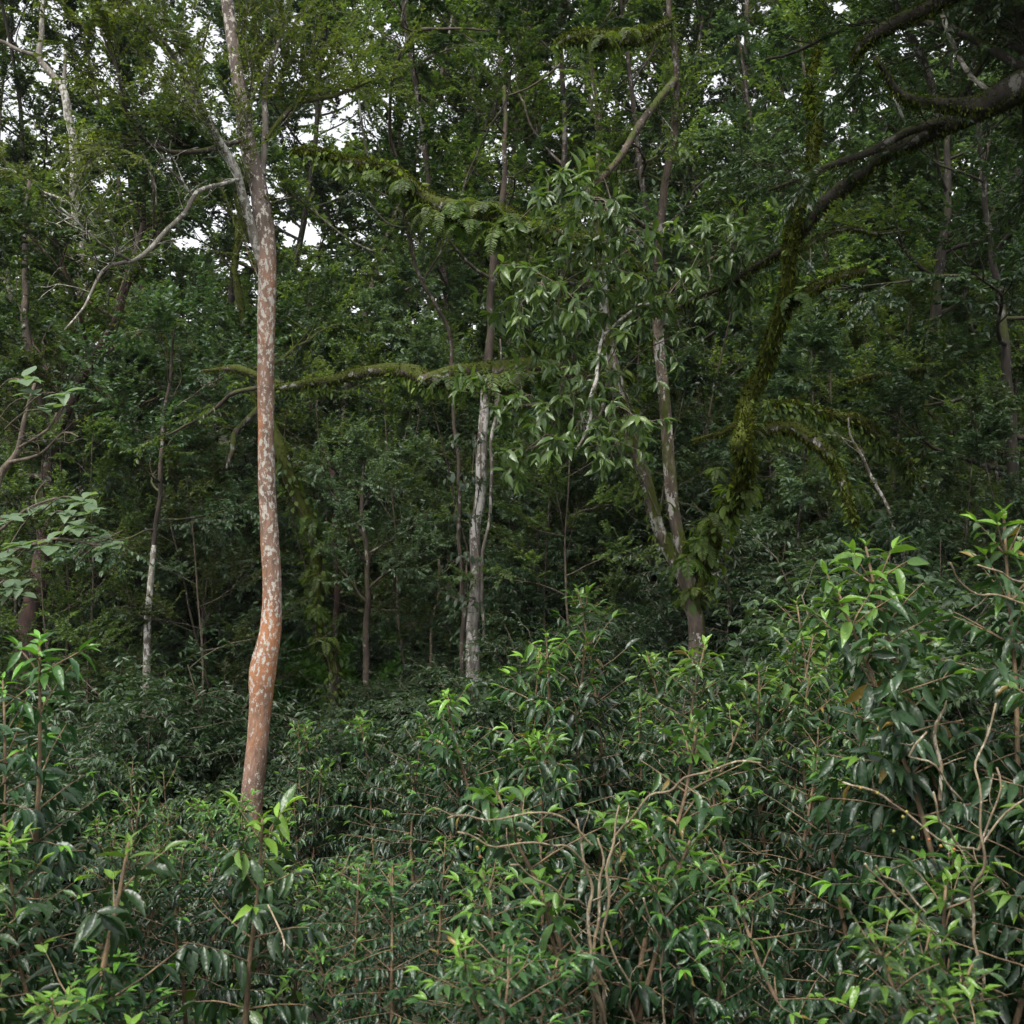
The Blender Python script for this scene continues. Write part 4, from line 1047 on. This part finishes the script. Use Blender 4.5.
# 13 grey tree against the sky at top left
t = Tree('far_grey_tree', 'far tree with crooked pale grey limbs against the white sky, top left', 'tree', base_of(84, 25), 14)
bz = pyz(84, 25, -.3)
p13, r = t.stem([(86, bz, 25, 14), (82, 420, 25, 11), (76, 200, 25, 9), (68, 108, 25, 8), (60, 86, 25, 7), (48, 71, 25, 7), (39, 56, 25, 6), (42, 30, 25, 5), (44, -20, 25, 4)], mat='lichen_twig', sides=8, lump=.08, amp=.02)
t.stem([(39, 56, 25, 4), (20, 50, 25, 4), (0, 42, 25, 4), (-25, 40, 25, 3)], 'limb', 'grey_bark', 7, .1, .02)
t.stem([(66, 104, 25, 4), (64, 80, 25, 4), (66, 50, 25, 3)], 'limb', 'grey_bark', 7, .1, .02)
crown_on(host(t, p13), t.lv('crown', 'olive'), p13[:int(len(p13) * .85)], r, t.rng, .4, .9, 9, 2.0, 6, 7, 20, .09, .03, (-.1, .6), .55, .3, .3)
t.finish()

# dead and leaning stems
def lone(name, label, cat, pts, mat, seed, moss=0, twigs=0, amp=.015):
    t = Tree(name, label, cat, base_of(pts[0][0], pts[0][2]), seed)
    pts = [(pts[0][0], pyz(pts[0][0], pts[0][2], -.2), pts[0][2], pts[0][3] * 1.15)] + list(pts)
    p, _ = t.stem(pts, 'trunk', mat, 8, .1, amp, moss, .08)
    if twigs: bare_twigs(t, p[len(p) // 3:], twigs, .5, t.rng, 'branch', mat)
    return t.finish()


lone('leaning_stem', 'thin stem leaning left under the mossy arches, its upper half bare and white', 'sapling', [(901, 570, 13.4, 4), (894, 542, 13.4, 4), (889, 508, 13.4, 3.6), (871, 474, 13.4, 3.3), (863, 452, 13.4, 3), (852, 432, 13.4, 2.4), (846, 416, 13.4, 1.4)], 'lichen_twig', 21, 60, 6, .03)
lone('dead_snag', 'short broken brown trunk standing far back, right of the reddish trunk', 'dead tree', [(336, 560, 20.5, 6), (333, 480, 20.5, 6.5), (328, 458, 20.5, 7), (322, 441, 20.5, 5)], 'brown_bark', 22, 40, 6)
lone('brown_far_trunk', 'stout brown trunk far away where the slope is pale', 'dead tree', [(411, 560, 33, 10), (411, 490, 33, 9), (408, 470, 33, 9), (405, 452, 33, 7)], 'brown_bark', 23)
lone('pale_sapling', 'thin crooked pale stem in the dark hollow, right of the slim pale trunk', 'sapling', [(206, 640, 20, 3), (204, 608, 20, 3), (199, 585, 20, 2.6), (195, 566, 20, 2)], 'twig', 24, 0, 5)
lone('white_sapling', 'short white stem slanting behind the hollow, just left of the reddish trunk', 'sapling', [(220, 560, 22, 3), (222, 535, 22, 3), (226, 515, 22, 3), (229, 498, 22, 2)], 'lichen_twig', 25, 0, 3)
lone('thin_mossy_stem', 'dark mossy stem standing close behind the pale patchy trunk, to its right', 'sapling', [(500, 640, 22, 9), (498, 560, 22, 7), (494, 480, 22, 7), (497, 400, 22, 5)], 'dark_bark', 28, 60, 6)
lone('bare_twiggy_shrub', 'brown twiggy sapling left of the pale patchy trunk, nearly bare', 'sapling', [(430, 660, 19, 3), (433, 620, 19, 3), (440, 590, 19, 2.5), (438, 560, 19, 2)], 'bare', 29, 0, 14)

# ------------------------------------------------------------------ ferns and climbers that grow on the trees
FERN = []
for k in range(4):
    W, B = fern_clump(700 + k, [9, 11, 8, 10][k], [.42, .36, .5, .4][k], [.7, .9, .8, 1.0][k], [.075, .085, .07, .09][k])
    FERN.append((W.mesh('rachis', M['twig']), B.mesh('fronds', M['fern'])))
FL = [((448, 380), 12.1, .9, 'lowest left of the row'), ((468, 378), 12, 1.0, 'second from the left'), ((490, 376), 11.9, 1.1, 'third from the left'), ((512, 374), 11.9, 1.1, 'fourth from the left'), ((535, 374), 12, 1.0, 'fifth from the left'), ((560, 380), 12.1, .9, 'nearest the fork')]
k = 0
for (px, py), Y, s, w_ in FL:
    mesh_thing('hanging_fern', FERN[k % 4], tuple(P(px, py, Y)), k * 1.7, (s * 1.0, s * 1.0), ('rachis', 'fronds'), 'fern', 'ferns hanging from the horizontal mossy limb', f'fern hanging from the horizontal mossy limb, {w_}'); k += 1
for (px, py), Y, s, lb in (((430, 212), 11.5, 1.0, 'fern tuft on the upper mossy limb, first from its left end'), ((455, 205), 11.5, 1.1, 'fern tuft on the upper mossy limb, second from its left end'),
                           ((482, 206), 11.6, 1.3, 'largest fern tuft, on the thick clump of the upper mossy limb'), ((508, 216), 11.6, 1.2, 'fern tuft right of the thick clump on the upper mossy limb'),
                           ((535, 222), 11.9, 1.1, 'fern tuft on the upper mossy limb close to the large leaves'), ((402, 182), 11.5, 1.0, 'fern tuft high on the upper mossy limb where it starts to climb'), ((468, 222), 11.5, 1.3, 'fern hanging below the thick clump of the upper mossy limb'), ((497, 230), 11.5, 1.4, 'fern hanging below the upper mossy limb, right of the clump'), ((440, 214), 11.5, 1.2, 'fern hanging below the upper mossy limb, left of the clump'), ((370, 172), 11.5, .8, 'small fern on the thin left end of the upper mossy limb'),
                           ((322, 545), 17.9, 1.5, 'fern bush at the bend of the fern clad trunk'), ((312, 520), 17.8, 1.3, 'fern on the fern clad trunk just above its bend'), ((320, 575), 17.8, 1.4, 'fern on the fern clad trunk just below its bend'),
                           ((316, 608), 17.8, 1.3, 'fern low on the fern clad trunk'), ((326, 640), 17.8, 1.4, 'fern at the foot of the fern clad trunk'),
                           ((700, 540), 12.8, 1.3, 'fern in the fork of the mossy tree'), ((712, 520), 12.5, 1.2, 'fern on the right stem of the mossy tree, above the fork'), ((688, 560), 12.7, 1.3, 'fern below the fork of the mossy tree'),
                           ((698, 590), 12.7, 1.2, 'fern low on the pale foot of the mossy tree'), ((745, 490), 12.1, 1.0, 'fern halfway up the right stem of the mossy tree'), ((750, 430), 11.7, .9, 'fern where the lower mossy arch leaves its stem'),
                           ((795, 432), 12.1, 1.0, 'fern on top of the lower mossy arch'), ((826, 458), 12, 1.1, 'fern on the falling end of the lower mossy arch'), ((852, 490), 12, 1.2, 'fern at the tip of the lower mossy arch'),
                           ((862, 428), 15.9, 1.2, 'fern on top of the upper mossy arch'), ((890, 452), 16.2, 1.4, 'fern on the falling part of the upper mossy arch'), ((912, 478), 16.6, 1.4, 'fern where the upper mossy arch meets the trunk'),
                           ((602, 38), 12.2, 1.1, 'fern on the short mossy limb at the top'), ((628, 32), 12.4, 1.0, 'fern on the short mossy limb at the top, nearer its stem'),
                           ((800, 295), 10.9, 1.0, 'fern on the mossy stub below the shade-blackened bough'), ((715, 470), 12.4, .9, 'broad fern between the two right stems of the mossy tree')):
    mesh_thing('hanging_fern', FERN[k % 4], tuple(P(px, py, Y)), k * 1.7, (s * .72, s * .72), ('rachis', 'fronds'), 'fern', 'ferns growing on mossy limbs and trunks', lb); k += 1


def climber(label, path, rad, a, b, n, size, mat, seed, templ=OBLONG, width=1.1, name='climbing_vine', tone=.4):
    rng = np.random.default_rng(seed); seg = path[int(len(path) * a):int(len(path) * b)]; rs = rad[int(len(path) * a):int(len(path) * b)]
    base = seg[0].copy(); r = empty(name, tuple(base), 0, label, 'climber')
    W = MB(); Lv = Leaves()
    for k in range(3):
        ang = np.linspace(0, 5, len(seg)) * rng.choice([-1, 1]) + rng.uniform(0, 6)
        v = seg + np.stack([np.cos(ang), np.sin(ang), 0 * ang], -1) * (rs * 1.08)[:, None]
        tube(W, v - base, .008, 4)
    i = rng.integers(0, len(seg), n); ang = rng.uniform(0, 6.28, n)
    o = np.stack([np.cos(ang), np.sin(ang), rng.normal(0, .1, n)], -1)
    out = rng.uniform(1.0, 1.0 + .15 / rs.mean(), n)
    Lv.add(seg[i] + o * (rs[i] * out)[:, None] - base, o * .6 - UP * rng.uniform(.1, 1.0, (n, 1)) + rng.normal(0, .3, (n, 3)), o * .5 + UP + rng.normal(0, .2, (n, 3)), size * rng.uniform(.6, 1.15, n), np.clip(rng.normal(tone, .2, n), 0, 1))
    B = MB(); Lv.to(B, templ, rng, width)
    W.build('vine', M['twig'], r); B.build('foliage', M[mat], r)


climber('dense leafy climber wrapped round the upright mossy trunk at the right', p9, r9, .12, 1.0, 560, .14, 'fern', 31, tone=.3)
climber('leafy climber covering the foot of the mossy forked tree', right, rr, .0, .22, 170, .15, 'fern', 32, tone=.5)
climber('dark climber hanging on the left side of the pale patchy trunk', p + 0 if False else np.array([P(470, 600, 16.35), P(470, 560, 16.35), P(468, 520, 16.35), P(470, 480, 16.35), P(474, 440, 16.35)]).repeat(6, 0) + np.random.default_rng(2).normal(0, .05, (30, 3)), np.full(30, .16), 0, 1, 200, .13, 'under', 33, tone=.2)
climber('leafy climber on the left stem of the mossy forked tree', left, rl, .15, .45, 70, .14, 'fern', 34, tone=.4)
climber('leafy creeper among the ferns of the crooked fern clad trunk', p5, np.maximum(_r5, .08), .05, .5, 420, .13, 'fern', 36, tone=.3)
climber('sparse creeper on the dark leaning trunk', p6, r, .35, .7, 160, .13, 'dark_canopy', 35, tone=.3)

# bright herbs on the bank behind the reddish trunk
def herbs(label, px0, px1, Y0, Y1, n, seed, mat='herb', size=.16):
    rng = np.random.default_rng(seed); y = rng.uniform(Y0, Y1, n); x = (rng.uniform(px0, px1, n) - 512) / F * y
    k = np.exp(-((x - x.mean()) / x.std()) ** 2 * .3) > rng.random(n) * .9
    x, y = x[k], y[k]; n = len(x)
    Lv = Leaves(); Lv.add(np.stack([x, y, G(x, y) + .8 * rng.random(n) ** .6 * (.6 + .4 * np.sin(x * 3) * np.cos(y * 2.3))], -1), np.stack([rng.normal(0, .7, n), rng.normal(0, .7, n), rng.uniform(.2, 1, n)], -1), UP + rng.normal(0, .3, (n, 3)), size * rng.uniform(.5, 1.2, n), np.clip(rng.normal(.4, .2, n), 0, 1))
    B = MB(); Lv.to(B, SMALL, rng, 1.3); o = B.build('herbs', M[mat]); tag(o, label, 'ground cover', None, 'stuff')


herbs('bright green herbs covering the bank behind the reddish trunk', 265, 400, 19.0, 22.5, 7000, 41)

# ------------------------------------------------------------------ shrubs in front with bare arching branches
def ball(mb, c, r, tone=0):
    a = np.linspace(0, PI, 6)
    tube(mb, np.array(c) + np.stack([0 * a, 0 * a, -r * np.cos(a)], -1), np.maximum(r * np.sin(a), r * .05), 6, tone=tone)


def hero(label, px, Y, h, seed, branches=(), berries=(), stems=4, leaf=.125, sc=1.0, reach=.55, tiptone=.7, mat='coffee'):
    x = (px - 512) / F * Y; z0 = Gf(x, Y)
    W, B = coffee_shrub(seed, h, stems, leaf, reach, .9, tiptone)
    r = empty('coffee_shrub', (x, Y, z0), 0, label, 'shrub', 'glossy coffee shrubs of the clearing')
    W.build('stem', M['stem'], r); B.build('foliage', M[mat], r)
    rng = np.random.default_rng(seed)
    base = np.array([x, Y, z0])
    for br in branches:
        p, rr = trace(br, .03); p = wob(p, rng, .014) - base
        mb = MB(); tube(mb, p, rr, 6, .2, rng)
        for q in range(int(len(p) / 5)):
            i = rng.integers(1, len(p) - 1)
            tw = wander(p[i], nrm(p[-1] - p[0]) + rng.normal(0, .7, 3), rng.uniform(.03, .14), 4, rng, .25)
            tube(mb, tw, np.linspace(rr[i] * .5, .001, 5), 4)
        mb.build('bare_branch', M['bare'], r)
    if berries:
        for bx, by, bY in berries:
            mb = MB(); q = P(bx, by, bY) - base
            for k in range(rng.integers(1, 3)):
                ball(mb, q + rng.normal(0, .012, 3), 0.005, rng.random())
            mb.build('berries', M['berry'], r)
    return r


M['berry'] = leaf_mat('coffee_berry', (.16, .19, .04), (.22, .20, .04), (.28, .09, .03), rough=.3, transl=.05, jitter=.05)
hero('coffee shrub with bare tan stems and pale arching twigs in the middle foreground', 596, 3.7, 1.45, 901,
     ([(592, 845, 3.5, 2.3), (575, 828, 3.45, 2.3), (545, 813, 3.4, 2.0), (500, 813, 3.35, 1.8), (470, 816, 3.3, 1.4), (452, 822, 3.3, 1.1)],
      [(590, 868, 3.5, 2.3), (560, 845, 3.4, 2.0), (522, 842, 3.3, 1.8), (490, 849, 3.25, 1.8), (462, 835, 3.2, 1.1)],
      [(584, 905, 3.5, 2.3), (560, 893, 3.35, 2.3), (535, 876, 3.25, 2.0), (508, 861, 3.15, 1.8)],
      [(612, 842, 3.5, 2.3), (640, 806, 3.4, 2.3), (672, 784, 3.3, 2.3), (710, 771, 3.25, 2.0), (762, 766, 3.2, 1.4)],
      [(602, 1040, 3.6, 5.2), (596, 990, 3.55, 4.6), (592, 930, 3.5, 4.0), (584, 870, 3.5, 2.9), (578, 815, 3.5, 1.6)],
      [(605, 1040, 3.6, 4.6), (600, 980, 3.55, 4.0), (600, 900, 3.5, 3.4), (596, 835, 3.5, 1.6)],
      [(598, 1040, 3.6, 4.0), (588, 985, 3.55, 3.4), (580, 945, 3.5, 2.9), (556, 920, 3.45, 2.3)],
      [(606, 1040, 3.6, 4.0), (600, 940, 3.5, 3.4), (612, 870, 3.5, 2.9), (618, 800, 3.5, 1.8)],
      [(636, 1030, 3.6, 2.3), (625, 985, 3.55, 2.3), (606, 935, 3.5, 2.0)],
      [(666, 1030, 3.6, 2.3), (660, 960, 3.55, 2.3), (645, 900, 3.5, 2.0)]),
     ((487, 850, 3.25), (480, 846, 3.25)), 4, .094)
hero('coffee shrub at the right with long bare twigs bearing yellow and red berries', 978, 3.4, 1.35, 902,
     ([(982, 1000, 3.4, 3.4), (979, 920, 3.35, 3.4), (977, 860, 3.3, 2.9), (978, 800, 3.3, 2.3), (996, 700, 3.3, 1.8)],
      [(977, 850, 3.3, 2.3), (945, 838, 3.2, 2.0), (910, 818, 3.15, 2.0), (880, 797, 3.1, 1.8), (842, 777, 3.1, 1.1)],
      [(977, 862, 3.3, 2.3), (955, 840, 3.2, 2.3), (938, 815, 3.15, 2.0), (925, 790, 3.1, 1.4)],
      [(978, 850, 3.3, 2.3), (1000, 820, 3.3, 2.0), (1022, 795, 3.3, 1.8)], [(978, 850, 3.3, 2.3), (990, 810, 3.3, 2.0), (998, 770, 3.3, 1.8)],
      [(962, 800, 3.2, 1.8), (930, 765, 3.1, 1.8), (915, 760, 3.1, 1.4), (928, 735, 3.1, 1.1)],
      [(935, 935, 3.2, 2.0), (910, 910, 3.1, 2.0), (885, 885, 3.05, 1.8), (862, 860, 3, 1.4)],
      [(925, 912, 3.15, 1.8), (900, 885, 3.1, 1.4), (870, 861, 3.05, 1.1)]),
     ((878, 794, 3.1), (902, 810, 3.1), (905, 813, 3.1), (860, 786, 3.1), (938, 842, 3.15), (893, 823, 3.1), (912, 835, 3.12), (950, 845, 3.2), (998, 790, 3.3)), 3, .096)
hero('tall coffee shrub at the right edge with one long bare branch among pale young leaves', 1010, 3.9, 2.1, 903,
     ([(1040, 614, 3.6, 2.3), (1000, 598, 3.5, 2.3), (970, 583, 3.4, 2.0), (945, 565, 3.35, 1.8)], [(1040, 582, 3.7, 1.8), (1000, 576, 3.6, 1.8), (975, 568, 3.55, 1.4)],
      [(940, 800, 3.9, 4.0), (942, 740, 3.9, 4.0), (945, 700, 3.9, 1.6)]), (), 4, .104, reach=.6)
hero('single stemmed coffee shrub with a pale leaf rosette at its top, left of the middle', 222, 3.9, 1.02, 904, ([(268, 905, 3.7, 1.8), (285, 940, 3.6, 1.8), (290, 945, 3.6, 1.1)],), (), 1, .105, reach=.45, tiptone=.9)
hero('large leaved coffee shrub in the bottom left corner', 22, 3.0, .95, 905, (), (), 3, .09, reach=.45, tiptone=.8)
hero('coffee shrub with tall leafy tips at the left edge', 12, 4.3, 1.75, 906, (), (), 3, .095, reach=.5, tiptone=.9)
hero('tallest leafy coffee shrub in the back row, below the pale patchy trunk', 585, 6.4, 2.2, 907, (), (), 3, .095, reach=.55, tiptone=.75)
hero('low coffee shrub with broad pale shoots at the bottom, right of the middle', 728, 2.5, .62, 908, (), (), 4, .11, reach=.32, tiptone=.85)
hero('low coffee shrub with broad pale shoots at the bottom, towards the right corner', 858, 2.6, .66, 909, (), (), 4, .11, reach=.32, tiptone=.9)
hero('leafy coffee shrub in the back row with bright tips, under the mossy forked tree', 700, 6.2, 2.05, 910, (), (), 4, .095, reach=.55, tiptone=.8)
hero('leafy coffee shrub in the back row between the pale trunk and the bare tan stems', 520, 6.0, 1.85, 911, (), (), 4, .095, reach=.55, tiptone=.8)
hero('broad coffee shrub in the back row below the mossy arches', 800, 6.0, 2.1, 912, (), (), 4, .095, reach=.6, tiptone=.6)
flush_labels()

# ------------------------------------------------------------------ damp forest air
bpy.ops.mesh.primitive_cube_add(size=1, location=(0, 108, 26))
hz = bpy.context.object; hz.name = 'haze'; hz.scale = (470, 330, 64); hz['kind'] = 'stuff'
m, nt, N, L = new_mat('haze'); out = N.new('ShaderNodeOutputMaterial'); pv = N.new('ShaderNodeVolumePrincipled')
pv.inputs['Color'].default_value = (.86, .92, .93, 1); pv.inputs['Density'].default_value = .00015
L.new(pv.outputs[0], out.inputs['Volume']); hz.data.materials.append(m)

# ------------------------------------------------------------------ light, sky, camera
SUN_EL, SUN_AZ = math.radians(60), math.radians(205)      # azimuth measured clockwise from +Y: behind the camera, to its left
w = bpy.data.worlds.new('World'); scn.world = w; w.use_nodes = True
nt = w.node_tree; bg = nt.nodes['Background']
sky = nt.nodes.new('ShaderNodeTexSky'); sky.sky_type = 'NISHITA'; sky.sun_disc = False
sky.sun_elevation = SUN_EL; sky.sun_rotation = SUN_AZ; sky.air_density = 1.0; sky.dust_density = 3.0; sky.ozone_density = 1.0
hs = nt.nodes.new('ShaderNodeHueSaturation'); hs.inputs['Saturation'].default_value = .12      # overcast: the blue is veiled
nt.links.new(sky.outputs[0], hs.inputs['Color']); nt.links.new(hs.outputs[0], bg.inputs[0]); bg.inputs[1].default_value = .15
sd = bpy.data.lights.new('sun', 'SUN'); sd.energy = 1.5; sd.angle = math.radians(14); sd.color = (1, .95, .87)
so = bpy.data.objects.new('sun', sd); COL.objects.link(so)
dirv = Vector((math.sin(SUN_AZ) * math.cos(SUN_EL), math.cos(SUN_AZ) * math.cos(SUN_EL), math.sin(SUN_EL)))
so.rotation_euler = dirv.to_track_quat('Z', 'Y').to_euler()

cd = bpy.data.cameras.new('camera'); cd.sensor_width = 36; cd.lens = 36 * F / 1024
cd.clip_start = .02; cd.clip_end = 600
cd.dof.use_dof = True; cd.dof.focus_distance = 9; cd.dof.aperture_fstop = 7
co = bpy.data.objects.new('camera', cd); COL.objects.link(co)
co.location = (0, 0, CAMZ); co.rotation_euler = (PI / 2, 0, 0)
scn.camera = co

scn.render.engine = 'CYCLES'
scn.view_settings.view_transform = 'Standard'; scn.view_settings.look = 'None'
scn.view_settings.exposure = 1.18; scn.view_settings.gamma = 1
c = scn.cycles
c.max_bounces = 5; c.diffuse_bounces = 3; c.glossy_bounces = 2; c.transmission_bounces = 4; c.transparent_max_bounces = 4
c.caustics_reflective = False; c.caustics_refractive = False
c.sample_clamp_indirect = 4
c.use_denoising = True
try:
    c.denoiser = 'OPENIMAGEDENOISE'; c.denoising_input_passes = 'RGB_ALBEDO_NORMAL'
except Exception:
    pass
